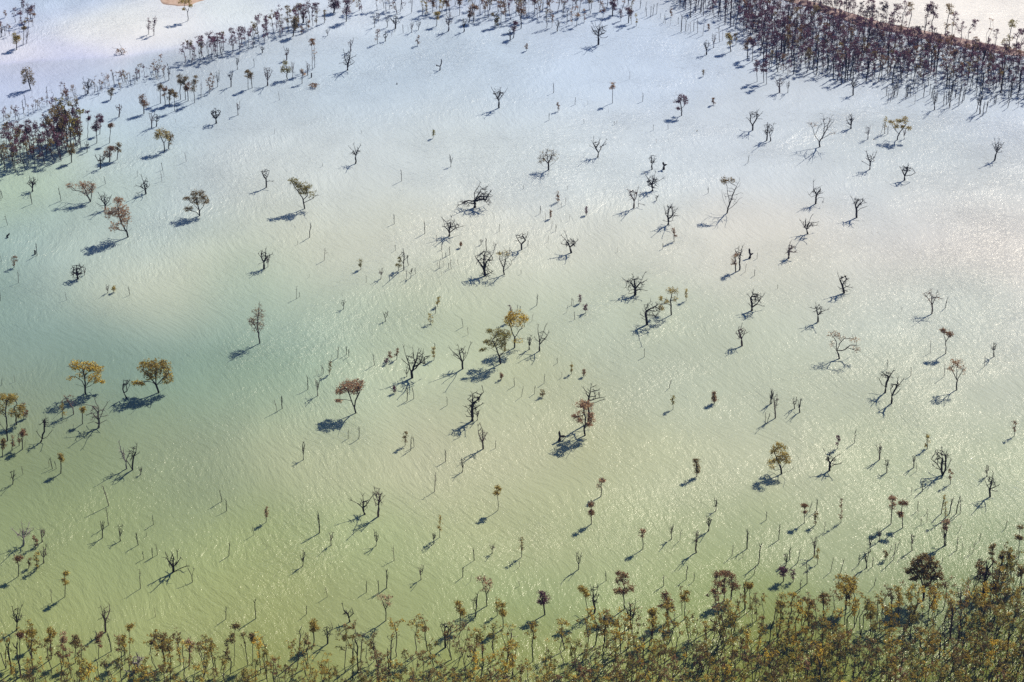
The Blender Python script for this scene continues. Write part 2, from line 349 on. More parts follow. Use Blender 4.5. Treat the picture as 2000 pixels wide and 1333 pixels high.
def twiglets(sk, rng, n=2, ln=.9, allnodes=.12):
    ch = children_of(sk); N0 = len(sk.P)
    for i in range(2, N0):
        term = not ch[i]
        if term or rng.random() < allnodes:
            d = sk.P[i]-sk.P[sk.par[i]]
            if d.length < 1e-4 or sk.P[i].z < .8: continue
            d.normalize()
            for _ in range(n if term else 1):
                w = Vector(rng.normal(0, .5, 3)); e = (d+w+Vector((0, 0, .2))).normalized()
                l = ln*rng.uniform(.4, 1.1); a = sk.add(sk.P[i]+e*l*.5, i); e2 = (e+Vector(rng.normal(0, .25, 3))).normalized(); sk.add(sk.P[a]+e2*l*.5, a)
def split_parts(sk, r, ch):
    c = 0; size = [1]*len(sk.P)
    for i in range(len(sk.P)-1, 0, -1): size[sk.par[i]] += size[i]
    while True:
        kids = sorted(ch[c], key=lambda k: -size[k])
        if not kids: return []
        big = [k for k in kids if size[k] >= 7]
        if len(big) >= 2: return [(k, c) for k in big]
        c = kids[0]
        if sk.P[c].z > 7: return []

THINGS = []     # (root, px, py, top, base description, group, fixed label)
def build_tree(px, py, limbs, blobs, leaf=None, bark=None, name=None, label=None, phrase=None, seed=0, tip=.045, dens=1.0, ldens=2.2, per=8, lrad=.5, lsize=.34, thick=1.0, desc=None, group=None, cat=None):
    rng = np.random.default_rng(seed*7919+13); random.seed(seed)
    fr = Frame(px, py)
    sk, LA, hgt = grow(fr, limbs, blobs, rng, tip, dens, ldens)
    twiglets(sk, rng, 3 if not leaf else 1, min(1.2, .13*hgt+.25), .3 if not leaf else .08)
    r = [x*thick for x in radii(sk, tip)]; ch = children_of(sk)
    bark = bark or M_BARK
    leafy = leaf is not None
    name = name or ('leafy_tree' if leafy else 'bare_tree')
    root = bpy.data.objects.new(name, None); COL.objects.link(root); root.location = fr.o; root.empty_display_size = .5
    if leafy:
        V, Fc = [], []; tubes(sk, r, ch, [(0, -1)], V, Fc); link('trunk', mesh('trunk', V, Fc, [bark]), root)
        V, Fc = [], []; leaves(LA, per, lrad, lsize, rng, V, Fc)
        if V:
            o = link('crown', mesh('crown', V, Fc, [M_LEAF]), root); o.color = (*LEAFC[leaf], 1)
    else:
        parts = split_parts(sk, r, ch); stop = {k for k, _ in parts}
        V, Fc = [], []; tubes(sk, r, ch, [(0, -1)], V, Fc, stop); link('trunk', mesh('trunk', V, Fc, [bark]), root)
        for k, p in parts:
            V, Fc = [], []; tubes(sk, r, ch, [(k, p)], V, Fc); link('branch', mesh('branch', V, Fc, [bark]), root)
        if LA and any(len(b) > 4 and b[4] > 0 for b in blobs): pass
    tag(root, label, cat or ('leafy tree' if leafy else 'bare tree'), group)
    THINGS.append(dict(o=root, x=px, y=py, h=hgt, desc=desc, label=label, phrase=phrase))
    return root
TILE = lambda t: ((t % 10)*500, (0, 333, 666, 1000)[t//10])
def T(t, x, y, limbs='', blobs=(), leaf=None, label=None, phrase=None, **k):
    ox, oy = TILE(t); q = lambda a, b: (ox+a/4, oy+b/4)
    ls = [[q(a, b) for a, b in l] for l in parse(limbs)]
    bs = [(ox+b[0]/4, oy+b[1]/4, b[2]/4, b[3]/4) + tuple(b[4:]) for b in blobs]
    X0, Y0 = q(x, y)
    if not bs and len(ls) >= 3 and not k.get('name'):            # fine twigs through the reach of the traced limbs
        ex = [l[-1][0] for l in ls]; ey = [l[-1][1] for l in ls]
        bs = [((min(ex)+max(ex))/2, (min(ey)+max(ey))/2, max(6, (max(ex)-min(ex))*.42), max(6, (max(ey)-min(ey))*.45), 0)]
    if not ls:
        ty = min(b[1] for b in bs); mx = sum(b[0] for b in bs)/len(bs)
        ls = [[(X0, Y0), (X0+(mx-X0)*.25, Y0+(ty-Y0)*.25), (X0+(mx-X0)*.6, Y0+(ty-Y0)*.5)]]
    return build_tree(X0, Y0, ls, bs, leaf, label=label, phrase=phrase, seed=int(t*100000+x*37+y), **k)
def LF(t, x, y, top, w, leaf, lf=1.0, **k):
    """simple leafy tree: foot, top row, crown width, leaf colour"""
    rng = np.random.default_rng(int(x*13+y*7+t)); H = y-top; bs = []
    if w < 52:                                       # slim young tree: sparse tufts strung along the upper stem
        n = 4
        for i in range(n):
            ry = H*rng.uniform(.09, .15); rx = w*rng.uniform(.20, .34)
            bs.append((x+rng.uniform(-.5, .5)*max(w-2*rx, 0), top+ry+H*.72*i/n*rng.uniform(.85, 1.15), rx, ry, lf*rng.uniform(.25, .8)))
        k.setdefault('lsize', .34); k.setdefault('lrad', .42); k.setdefault('tip', .042); k.setdefault('dens', .55); k.setdefault('ldens', 1.2)
    else:
        n = 4 + int(w > 70) + int(w > 100)
        for i in range(n):
            a = rng.uniform(0, .55) if i else .08
            rx = w*rng.uniform(.2, .32); bs.append((x+rng.uniform(-.5, .5)*max(w-2*rx, 0), top+rx*.6+a*H*.9, rx, rx*rng.uniform(.6, .95), lf*rng.uniform(.5, 1)))
    k.setdefault('desc', None)
    return T(t, x, y, '', bs, leaf, **k)
def BR(t, x, y, top, w, bark=None, **k):
    rng = np.random.default_rng(int(x*13+y*7+t)); H = y-top; ls = []; n = 3+int(w > 70)
    fk = y-H*rng.uniform(.22, .4)
    lean = rng.uniform(-.06, .06)*H
    ls.append(f'{x},{y} {x+lean*.3:.1f},{fk:.1f} {x+lean:.1f},{top+H*.12:.1f}')
    for i in range(n):
        sgn = -1 if i % 2 else 1; e = rng.uniform(.55, 1.0)*w/2*sgn; ly = top+H*rng.uniform(.02, .45); sy = fk-(i//2)*H*.12
        ls.append(f'{x+lean*.3:.1f},{sy:.1f} {x+e*.55:.1f},{(sy+ly)/2+H*.05:.1f} {x+e:.1f},{ly:.1f}')
    bs = [(x, top+H*.38, w*.42, H*.33, 0)]
    return T(t, x, y, ';'.join(ls), bs, None, bark=bark, dens=.6 if w < 60 else .9, **k)
# ================================================================== TREES THAT STAND APART (traced from the photograph, tile pixels x4)
T(2,675,350,"675,350 672,285 680,240 700,215 740,200;675,290 640,250 620,215;672,262 640,205 628,185;680,240 690,200 695,180;672,285 700,270 735,245;675,290 710,300 735,295;680,240 655,210 650,185",[(680,240,60,50,0)],
  label='bare black tree with fanned crown, alone just in front of the top middle tree line', phrase='the fan-crowned bare tree near the top')
T(1,1898,845,"1898,845 1897,790 1880,755 1860,720 1840,690;1897,790 1920,750 1955,705;1890,770 1905,725 1910,690;1870,740 1850,735",[(1895,735,50,45,0)],
  label='bare V-shaped tree standing alone in pale open water at upper middle', phrase='the lone V-shaped tree at upper middle')
T(2,1880,1020,"1880,1020 1885,970 1910,930 1920,870;1885,985 1862,955 1840,925;1862,955 1865,880;1905,935 1950,885;1910,930 1945,930",[],
  label='bare forked tree with jagged upright branches, left of the thin spindly tree at upper right', phrase='the jagged forked tree at upper right')
BR(2,1990,1100,950,50,label='thin spindly bare tree just right of the jagged forked tree at upper right',phrase='the thin spindly tree at upper right')
T(2,670,1230,"670,1230 675,1195 655,1160 625,1105;675,1195 700,1150 735,1095;655,1165 610,1140;660,1160 680,1110;640,1135 638,1075;700,1150 730,1130",[(672,1130,45,35,0)],
  label='bare open-topped tree right of the round bushy brown tree, above the centre', phrase='the open-topped bare tree above centre')
T(2,1325,905,"1325,905 1325,850 1315,800;1325,850 1355,810;1325,870 1290,850",[(1325,765,32,25),(1290,795,25,12),(1355,790,18,30),(1300,848,14,8)],'d',
  label='small dark-tufted leafy tree standing alone in pale water at upper right centre', phrase='the lone dark-tufted tree')
T(3,405,1150,"405,1150 400,1110 365,1060 350,1000 330,975;400,1110 435,1060 460,1010 515,945;435,1060 440,990 430,890;460,1000 500,905;420,1090 460,1060 520,1040;365,1060 400,985",[(460,980,60,75,0),(345,970,45,14,.5),(510,1045,25,18,.3)],'p',per=4,lsize=.3,
  label='large black forked tree with sparse pink leaves on its left limb, upper right', phrase='the large forked tree with pink tips')
T(3,648,1005,"648,1005 650,960 655,900;648,985 625,960 612,925;650,960 672,930;645,1000 620,985 608,985",[],
  label='short bare tree between the pink-tipped forked tree and the golden flat-topped tree', phrase='the short bare tree at upper right')
T(3,1010,1095,"1010,1095 1020,1050 1050,1010 1080,970;1020,1050 1000,1020 975,990;1050,1010 1100,1000",[(960,955,20,15),(1020,945,30,15),(1070,940,25,25),(1000,985,20,18),(1100,1003,18,14),(1050,990,14,8)],'g',
  label='golden flat-topped tree with a dark curved trunk at the upper right', phrase='the golden flat-topped tree')
T(3,795,1325,"795,1325 800,1270 780,1230 770,1190;800,1270 830,1230 845,1195;800,1285 765,1275 740,1265;800,1270 830,1260",[(800,1230,35,35,0)],
  label='bare tree with a low left arm, below the golden flat-topped tree', phrase='the bare tree with a low arm')
T(3,1770,1255,"1770,1255 1785,1195 1775,1130 1772,1100;1785,1195 1800,1130 1805,1095;1785,1200 1820,1150 1840,1120;1780,1185 1755,1130;1785,1200 1820,1190",[(1795,1150,35,35,0)],
  label='bare fan-shaped tree alone near the right edge in sparkling water', phrase='the fan-shaped bare tree near the right edge')
T(1,715,550,"715,550 715,510 700,470 685,400;715,510 735,460 775,440;715,515 680,490 660,495;730,470 740,400;715,520 750,500 770,485",[(715,460,50,60,0)],
  label='bushy bare tree with a dark foot at upper left centre, before a taller thin one', phrase='the bushy bare tree at upper left centre')
BR(1,740,405,300,45,bark=M_TWIG,label='thin pinkish bare tree rising directly behind the bushy bare tree at upper left centre')
T(1,778,1280,"778,1280 778,1220 760,1180 735,1160;778,1220 795,1180 815,1140;775,1200 765,1130",[(778,1185,35,35,0)],
  label='bare upright tree alone in open water left of centre at the upper third', phrase='the upright bare tree left of upper centre')
T(2,285,1330,"285,1330 285,1280 250,1240 215,1240;285,1280 310,1220 350,1190;285,1290 275,1200;285,1300 330,1270 360,1240;285,1310 245,1300",[(290,1220,70,55,.45),(230,1250,30,30,.5)],'b',per=5,lsize=.32,
  label='round bushy brown tree with fine dense twigs above the centre of the lake', phrase='the round bushy brown tree')
T(0,1690,965,"1690,965 1688,930 1650,890;1688,930 1680,850;1690,930 1725,870",[(1683,885,45,45,0)],
  label='round-crowned bare tree right of the clusters at upper left', phrase='the round-crowned bare tree at upper left')
T(0,240,700,"240,700 225,640 210,580",[(210,580,45,55),(250,630,20,35),(190,640,15,20)],'b',
  label='lone reddish brown leafy tree on the lavender shallows at the far left', phrase='the lone brown tree on the lavender shallows')
T(0,1468,165,"1468,165 1465,100 1440,50;1465,90 1485,40",[(1425,15,30,15),(1470,10,30,20),(1435,75,12,8),(1490,45,15,10)],'g',
  label='golden-topped tree with a straight trunk in front of the sand spit', phrase='the golden-topped tree by the sand spit')
LF(0,1162,270,140,45,'d',label='left tree of a dark leafy pair on the white shoal', phrase='the dark pair on the white shoal')
LF(0,1202,278,135,45,'d',label='right tree of a dark leafy pair on the white shoal')
T(0,1285,1185,"1285,1185 1280,1120 1250,1060;1280,1120 1300,1080",[(1255,1035,45,30),(1225,1070,20,20),(1300,1060,30,35)],'g',
  label='golden-crowned tree with a slender trunk, left one of a close pair at upper left', phrase='the golden-crowned pair at upper left')
T(0,1318,1165,"1318,1165 1322,1110 1335,1060",[(1330,1080,28,48,.7)],'b',
  label='brown sparse-leaved tree touching the right side of the golden-crowned tree at upper left')
T(1,245,620,"245,620 240,560 230,480",[(230,490,20,22),(210,545,20,30),(255,545,25,25)],'o',
  label='olive leafy tree with tufted crown, below a thin bare tree at upper left centre', phrase='the olive tufted tree')
T(10,707,245,"707,245 715,200 720,140;705,235 680,200 640,170 570,155 530,120;690,210 660,140 640,110",[(540,120,30,22,.5),(640,120,50,30),(710,130,30,40),(680,170,50,25,.5)],'p',lsize=.34,per=8,
  label='pinkish tree leaning far left with a sweeping crown, left side', phrase='the pinkish leaning tree')
T(10,823,310,"823,310 820,275 795,230 770,180;820,280 850,240 870,200;820,265 815,180;822,290 790,280 765,265;820,290 860,265",[(820,225,45,35,0)],
  label='bare forked tree just behind the tall golden-pink tree at left', phrase='the bare tree behind the golden-pink one')
T(10,1000,522,"1000,522 990,480 950,420 930,350 920,280;990,480 1020,460;985,475 940,470 880,440;990,470 1000,400 1010,330",[(930,235,40,28),(850,330,35,45,.8),(940,320,70,50),(970,380,50,60,.8),(900,440,50,40,.5)],'p',per=10,lsize=.36,
  label='tall golden-pink tree with dense twiggy crown and long shadow, left side', phrase='the tall golden-pink tree')
T(10,1140,185,"1140,185 1135,150 1125,110 1105,45;1135,150 1100,125 1065,120;1135,155 1160,130 1170,115;1125,110 1145,60;1135,160 1100,165 1080,180",[(1125,115,40,40,0)],
  label='bare branching tree upper right of the tall golden-pink tree', phrase='the bare tree right of the golden-pink one')
T(10,1560,355,"1560,355 1558,320 1545,270 1530,200;1558,320 1510,265 1450,215;1555,340 1510,320 1450,300;1558,320 1590,280 1610,230",[(1520,185,30,30),(1575,190,25,35),(1460,220,30,12),(1470,300,40,22),(1600,235,30,40),(1530,240,45,30)],'b',
  label='brown spreading leafy tree with layered foliage, left of centre', phrase='the brown layered tree')
T(10,608,850,"608,850 600,800 595,740;605,820 570,790;605,825 640,790",[(605,790,55,58,0)],dens=1.5,
  label='low round bare bush-like tree with pale twigs in the left water', phrase='the low round bare tree at left')
T(10,255,165,"255,165 255,120 230,60;255,125 290,80;255,135 210,100;255,130 265,60",[(252,95,42,38,0)],
  label='bare fan-topped tree below the dark cluster at the far left', phrase='the bare fan-topped tree at far left')
T(11,80,135,"80,135 78,70 60,40 45,10;78,70 95,30 105,0;78,80 120,85",[(75,25,30,35,0)],
  label='slim bare tree with a side twig, left of the wind-swept olive tree', phrase='the slim bare tree left of centre')
T(11,380,300,"380,300 370,230 345,190 310,140 280,90;370,230 400,200 400,150;375,250 420,235 480,190",[(290,85,35,22),(330,120,30,30),(385,130,50,35),(370,165,45,25),(450,190,40,30,.3)],'o',lsize=.36,
  label='wind-swept olive tree leaning left on a dark trunk, upper centre left', phrase='the wind-swept olive tree')
T(11,1710,290,"1710,290 1708,240 1705,180 1750,100;1708,240 1750,205 1810,210 1835,240;1708,245 1660,235 1610,260 1570,285;1708,250 1750,225 1790,230 1810,265;1708,240 1760,150 1800,130;1708,260 1670,255 1650,280",[(1770,190,70,60,0),(1640,260,70,22,0),(1810,235,30,30,0)],dens=1.2,
  label='wide weeping bare tree with drooping grey branches above the centre', phrase='the weeping bare tree')
T(11,1510,515,"1510,515 1510,460 1490,410 1455,375;1510,470 1520,400 1525,365;1515,480 1560,450 1610,440;1510,480 1475,440 1465,400;1518,430 1550,400;1530,440 1575,425",[(1520,430,60,45,0)],
  label='bare spreading tree below the weeping bare tree near the centre', phrase='the bare spreading tree below the weeping one')
T(11,62,770,"62,770 60,720 45,680 40,650;60,720 80,680 125,655;60,730 25,730;50,690 20,655;72,690 75,620",[],
  label='bare tree with crooked arms and a faint sapling behind, left of centre', phrase='the crooked bare tree left of centre')
T(11,1155,780,"1155,780 1150,730 1130,690 1120,670;1150,730 1160,680 1150,620;1155,700 1180,680",[],
  label='bare crooked tree beside a small drooping brown tree, centre left', phrase='the crooked tree beside the drooping brown one')
LF(11,1115,785,682,45,'o',label='small brown tree with a drooping mop-like top left of the crooked bare tree')
T(11,1790,825,"1790,825 1785,780 1760,740 1710,670;1785,780 1800,720 1850,650 1870,590;1785,770 1780,700 1790,640;1790,815 1740,800;1790,820 1850,790",[(1790,700,75,75,0),(1800,795,60,20,0)],bark=M_BARK,dens=1.2,
  label='large dense bare tree with pinkish low twigs, left of a close pair near centre', phrase='the dense bare pair near the centre')
T(11,1940,815,"1940,815 1935,760 1900,690;1938,770 1950,700;1940,790 1990,740 2010,690",[(1900,650,25,18,.8),(1960,650,40,25,.6),(1945,710,50,55,0)],'g',per=5,lsize=.3,
  label='bare tree tipped with golden leaves, right of a close pair near the centre')
T(11,30,1352,"30,1352 20,1280 15,1200 20,1100 25,1040;20,1280 60,1200;22,1290 -20,1190",[(0,1120,25,50,.6),(40,1110,25,55,.5),(-30,1180,34,28,.8),(10,1200,50,75,.6)],'r',per=6,lsize=.3,dens=1.4,bark=M_MAROON,
  label='tall narrow purple-pink tree with a long blue shadow, left of centre', phrase='the tall narrow purple-pink tree')
T(12,1097,160,"1097,160 1092,110 1070,80 1040,30;1092,110 1110,60 1120,10;1092,115 1130,90 1175,65;1092,130 1060,115;1095,140 1130,140 1150,150",[(1095,85,50,45,0)],
  label='bare wide-armed tree directly below a smaller bare tree and a dark snag', phrase='the wide-armed bare tree')
BR(2,1095,1325,1200,62,label='smaller bare tree directly behind the wide-armed bare tree')
T(2,1185,1325,"1185,1325 1185,1290 1180,1275;1185,1305 1200,1290",[],thick=4.5,name='dead_snag',cat='dead snag',label='short black broken snag right of the smaller bare tree at upper centre')
T(12,952,295,"952,295 955,240 930,200 905,150;955,240 975,190 985,140;952,250 960,180",[(950,190,40,45,0)],bark=M_TWIG,
  label='bare tree with pale twigs, left one of a leaning pair right of centre', phrase='the leaning bare pair')
T(12,990,285,"990,285 990,240 1000,180;990,260 1020,265",[],label='thin bare stem with one side twig, right one of the leaning pair')
T(12,1680,335,"1680,335 1690,290 1720,220 1740,150 1780,80;1685,300 1650,230 1640,170;1700,270 1690,200 1680,130 1670,90;1730,200 1790,175;1690,310 1740,270 1780,220;1740,150 1780,120",[(1665,80,35,25,1),(1715,75,20,15,.7),(1710,200,55,65,0)],'b',
  label='tall multi-limbed bare tree with one brown leafy tuft at its top left', phrase='the tall bare tree with a leafy tuft')
T(12,1220,425,"1220,425 1222,380 1200,340 1190,300;1222,380 1260,350 1290,300;1215,370 1220,320 1215,280;1260,350 1285,355;1220,410 1190,395;1225,400 1250,395;1215,330 1250,265",[],
  label='bare open-branched tree directly above a small round-tufted brown tree', phrase='the open-branched bare tree')
LF(12,1267,555,450,45,'r',label='small brown tree of round tufts on a single stem, right of centre', phrase='the small round-tufted brown tree')
T(12,75,620,"75,620 72,580 50,555 30,510;72,580 105,545 125,490;60,565 35,550;95,550 90,520",[],
  label='small bare Y-shaped tree right of the dense bare pair at centre', phrase='the bare Y-shaped tree')
T(12,463,645,"463,645 450,600 420,540 385,510;455,610 480,580 515,545;445,590 430,520 415,485;455,600 490,550;440,590 390,575",[(450,565,50,45,0)],
  label='bare leaning tree with fanned branches and thin blue shadow, centre', phrase='the bare leaning tree at centre')
T(12,962,975,"962,975 962,930 930,880 870,850;962,930 1000,880 1040,800;962,930 955,850 945,820;965,940 1010,930 1050,940;960,960 910,965;990,890 1050,860",[(965,890,80,60,0)],
  label='large gnarled bare tree with crooked low arms, right of centre', phrase='the large gnarled bare tree')
T(12,1055,1205,"1055,1205 1050,1150 1045,1080 1080,1030;1050,1160 1010,1130;1048,1100 1090,1075 1140,1050 1190,1035;1045,1080 1030,1050;1052,1170 1025,1160",[],
  label='twisted bare tree reaching a long limb towards a brown-leaved tree', phrase='the twisted long-limbed tree')
T(12,1245,1130,"1245,1130 1245,1060 1240,1020 1250,960;1245,1050 1200,1040 1160,1050;1243,1030 1285,1000 1300,950;1243,1040 1200,1010 1160,1000",[(1240,940,30,18),(1160,1000,15,18),(1165,1075,18,20),(1205,1025,20,15,.6),(1285,950,18,25,.4),(1270,1010,30,25,.3)],'g',per=7,lsize=.33,
  label='brown and gold spreading tree with hanging clumps, right of the twisted bare tree', phrase='the spreading tree with hanging clumps')
T(12,1875,1095,"1875,1095 1875,1040 1865,1000 1845,975;1875,1060 1910,1045 1970,970;1870,1010 1885,940;1910,1045 1955,1060;1870,1080 1855,1050",[],
  label='bare tree forking into a straight stem and a long right arm', phrase='the bare tree with the long right arm')
LF(12,1748,795,640,90,'p',.35,label='pink thin-leaved tree left of a taller bare stem, right of centre', phrase='the pink thin-leaved tree')
T(12,1778,780,"1778,780 1778,700 1740,620;1778,690 1800,600",[(1775,650,30,45,0)],label='taller bare stem forking high, touching the pink thin-leaved tree')
T(12,1858,685,"1858,685 1860,640 1855,620;1858,660 1870,655",[],thick=4,name='dead_snag',cat='dead snag',label='short black snag with stub arms right of the pink thin-leaved tree')
T(13,1067,78,"1067,78 1070,45 1045,0 1025,-30;1070,45 1120,35 1150,20;1070,40 1085,5 1115,-20;1080,0 1095,-45",[],
  label='bare tree with long right arm, below and right of the low-armed tree', phrase='the long-armed tree at right')
T(13,372,262,"372,262 378,190 355,150 355,90;378,200 345,210 320,190;378,190 410,150 405,130;375,240 400,215 440,215 430,240;380,185 420,180",[(385,165,40,35,0)],
  label='gnarled bare tree with stubby knotted arms, right side', phrase='the gnarled knotted tree at right')
T(13,692,370,"692,370 690,300 670,250 655,215;690,320 720,300 765,285;690,290 720,260 760,255;680,265 700,235",[],
  label='slim bare candelabra tree right of the gnarled knotted tree', phrase='the slim candelabra tree')
T(13,310,497,"310,497 300,460 275,425 255,395;300,460 320,410 345,350;305,470 330,435 380,430;290,440 295,385;320,420 385,405",[(310,425,45,35,0)],
  label='bare tree with branches blown to the right, below the gnarled knotted tree', phrase='the bare wind-blown tree at right')
T(13,160,690,"160,690 165,640 175,560",[(175,620,38,50,0)],bark=M_TWIG,dens=1.3,
  label='small bristly bare tree thick with twigs, lower left of the wind-blown bare tree', phrase='the small bristly bare tree')
T(13,595,960,"595,960 580,900 560,850 545,810;590,930 610,910 650,915;575,890 595,870;560,850 610,825;600,925 640,930 645,960",[],
  label='bare left-leaning tree with a drooping right bough, right side', phrase='the drooping-boughed tree at right')
T(13,390,1185,"390,1185 388,1130 385,1080 400,1045;388,1130 420,1105 465,1090;385,1090 340,1075;388,1110 375,1050;388,1140 415,1120",[(395,1085,35,35,0)],
  label='bare tree with feathery top below the drooping-boughed tree', phrase='the feathery-topped bare tree')
T(13,1280,1120,"1280,1120 1283,1060 1260,1010 1220,960;1283,1060 1300,1010 1340,960;1283,1060 1280,980 1275,930",[(1280,985,72,52,.25)],'p',per=4,lsize=.26,bark=M_TWIG,dens=1.3,
  label='delicate pink round-crowned tree with lacy blue shadow at the right', phrase='the delicate pink round-crowned tree')
T(13,1388,1432,"1388,1432 1390,1340 1375,1290;1390,1340 1420,1290",[(1370,1250,22,14),(1400,1270,35,18),(1425,1285,18,18)],'r',
  label='small red flat-topped tree at right, below the delicate pink tree', phrase='the small red flat-topped tree')
T(20,668,415,"668,415 665,365 640,320 590,280;665,365 700,310 740,260;665,360 660,280 640,200;665,370 710,350 760,310;660,360 610,345",[(600,190,60,40),(700,200,50,40),(760,220,45,35),(740,290,50,40),(650,260,70,50,.3),(560,290,30,15,.3),(800,320,15,10)],'y',per=7,lsize=.4,
  label='bright golden-yellow leafed tree at the left of the lake', phrase='the bright golden-yellow tree')
T(20,1240,405,"1240,405 1220,345 1180,290 1110,230;1225,350 1270,300 1320,250;1220,340 1170,320 1110,320 1060,340;1215,330 1220,250 1230,190;1225,350 1280,320 1330,330",[(1140,200,60,50),(1220,190,70,45),(1290,210,45,50),(1060,330,35,18),(1310,290,40,45),(1190,260,70,45),(1110,335,25,12)],'g',per=8,lsize=.4,
  label='broad olive-gold umbrella-shaped tree with a solid dark shadow, left', phrase='the broad olive-gold umbrella tree')
T(20,990,450,"990,450 970,410 960,380 965,310;975,420 990,390 1015,345;985,385 990,320",[],
  label='bare forked stem just left of the broad olive-gold umbrella tree', phrase='the bare stem by the umbrella tree')
T(20,575,575,"575,575 570,530 545,490 500,430;570,530 595,480",[(530,460,50,42,.3)],'r',per=4,lsize=.28,bark=M_TWIG,
  label='reddish twiggy tree in the shadow of the bright golden-yellow tree', phrase='the reddish twiggy tree at left')
T(20,770,680,"770,680 775,620 760,560 720,510 660,495;775,620 800,550 840,480;770,600 765,520 740,455;770,640 730,630 680,650;765,620 720,560 680,580;775,640 820,625",[(760,560,70,70,0)],bark=wood_mat('dry_grey_bark',(.05,.042,.045),(.26,.22,.20)),
  label='grey bare tree with many bent arms, below the bright golden-yellow tree', phrase='the grey many-armed tree')
T(20,320,790,"320,790 335,740 350,680 345,610;325,770 370,750 400,710;320,760 290,715;350,680 380,650",[(350,640,38,45,0)],
  label='bare tree leaning right between the left-edge cluster and the grey many-armed tree', phrase='the bare right-leaning tree at left')
T(20,60,780,"60,780 55,720 20,680 -10,640;55,720 50,600 40,520",[(20,440,40,30),(60,470,40,38),(0,530,40,55,.8),(90,440,28,28)],'g',
  label='big olive-gold tree cut by the left edge of the picture', phrase='the big olive-gold tree at the left edge')
T(20,130,655,"130,655 125,600 110,520",[(100,450,35,28),(160,520,30,30),(100,560,40,30,.7),(150,580,25,28)],'g',
  label='dense olive-gold tree just right of the one cut by the left edge', phrase='the dense olive-gold tree at left')
T(20,990,1000,"990,1000 985,950 960,900 930,800;985,950 1000,900 1015,870;970,920 965,850",[(955,880,25,50,0)],bark=M_PALE,
  label='pale-barked bare stem, left one of a leaning V-shaped pair at lower left', phrase='the leaning V-shaped pair at lower left')
T(20,1035,1010,"1035,1010 1038,960 1040,910 1060,870 1070,815;1035,1000 1010,960 985,930;1045,900 1080,880",[],
  label='dark bare stem, right one of the leaning V-shaped pair at lower left')
T(21,1220,290,"1220,290 1215,245 1200,200 1170,120 1155,55;1218,250 1240,180 1225,60;1240,210 1290,170 1350,120;1225,240 1270,190 1300,130 1305,80;1200,200 1145,150;1250,170 1270,70;1290,170 1340,190;1210,240 1180,210",[(1255,140,85,65,0)],
  label='large antler-like bare tree with wide open crown near the centre', phrase='the large antler-like bare tree')
T(21,1615,220,"1615,220 1615,170 1580,120 1515,60;1615,170 1645,110 1680,20;1610,165 1590,100 1580,40;1620,160 1620,110 1605,60;1600,150 1545,115",[(1600,100,55,45,0)],
  label='vase-shaped bare tree between the antler-like tree and the olive twin-crowned tree', phrase='the vase-shaped bare tree')
T(21,780,565,"780,565 770,520 740,470 700,460;770,530 775,470 800,420;740,475 730,420;800,420 840,360",[(740,330,70,32),(690,370,55,32),(800,350,45,38),(760,390,55,28),(650,400,25,15),(640,470,20,8)],'p',per=9,lsize=.38,
  label='orange flat-crowned tree with bent trunk and round blue shadow, centre left', phrase='the orange flat-crowned tree')
T(21,1690,625,"1690,625 1688,540 1690,490 1730,460 1775,400 1770,370;1690,560 1660,530 1645,520;1690,490 1650,455;1688,530 1730,515 1765,495;1690,490 1695,420;1685,600 1650,590;1685,590 1655,550",[],thick=1.25,
  label='bare tree with one long arm rising right, below the vase-shaped tree', phrase='the bare tree with one rising arm')
T(21,1775,845,"1775,845 1773,790 1740,740 1735,670;1773,790 1800,730;1773,780 1770,700 1750,650",[(1775,730,42,58,0)],bark=M_TWIG,
  label='fine-twigged bare tree with an oval crown just below the one-armed bare tree', phrase='the oval-crowned bare tree')
T(21,1910,180,"1910,180 1900,120 1880,60 1850,0;1905,130 1940,80 1950,20;1890,90 1840,60",[(1830,-75,28,18),(1900,-60,50,35),(1960,-50,35,30),(1800,10,25,15),(1920,10,40,38),(1770,70,25,12),(1850,30,35,25,.6),(1930,60,28,25,.5),(1880,-5,75,60,.35)],'o',
  label='large olive twin-crowned tree in front of the golden one at centre', phrase='the large olive tree at centre')
T(12,20,1385,"20,1385 20,1310 0,1260 -20,1200;20,1310 60,1250 100,1220",[(30,1140,70,42),(-20,1170,35,35),(90,1160,35,30),(20,1200,70,30,.5),(50,1330,40,25,.3)],'y',per=8,lsize=.36,
  label='golden-topped tree behind the large olive tree at centre', phrase='the golden-topped tree at centre')
T(12,215,1412,"215,1412 215,1340 205,1270 205,1210;215,1350 240,1270 265,1210;215,1360 260,1310 285,1270;212,1350 180,1310",[(230,1290,35,45,0)],
  label='black bare tree right of the golden-topped tree at centre', phrase='the black bare tree right of the golden-topped')
BR(12,135,1400,1290,40,label='small bare tree between the golden-topped tree and the black bare tree')
T(12,1797,1372,"1797,1372 1797,1320 1770,1250;1797,1320 1820,1260",[(1790,1262,46,58,0)],bark=M_TWIG,
  label='feather-shaped bare tree standing alone right of centre', phrase='the feather-shaped bare tree')
T(22,600,640,"600,640 600,520 598,440 610,400 620,345;598,440 560,370;600,480 650,450 715,442;605,500 650,480 712,460",[],
  label='dead tree whose bare forked top rises behind the orange-pink plume-shaped tree')
T(22,570,740,"570,740 565,690 550,640 520,590;568,690 575,600 560,530;570,690 610,640 630,580;570,700 590,620 610,560",[(555,495,60,32),(590,510,40,32),(495,590,22,16),(560,580,68,58,.5),(620,600,30,40),(605,655,20,15),(530,620,30,25,.4)],'p',per=9,lsize=.36,
  label='orange-pink plume-shaped tree with a black fan shadow, lower centre', phrase='the orange-pink plume-shaped tree')
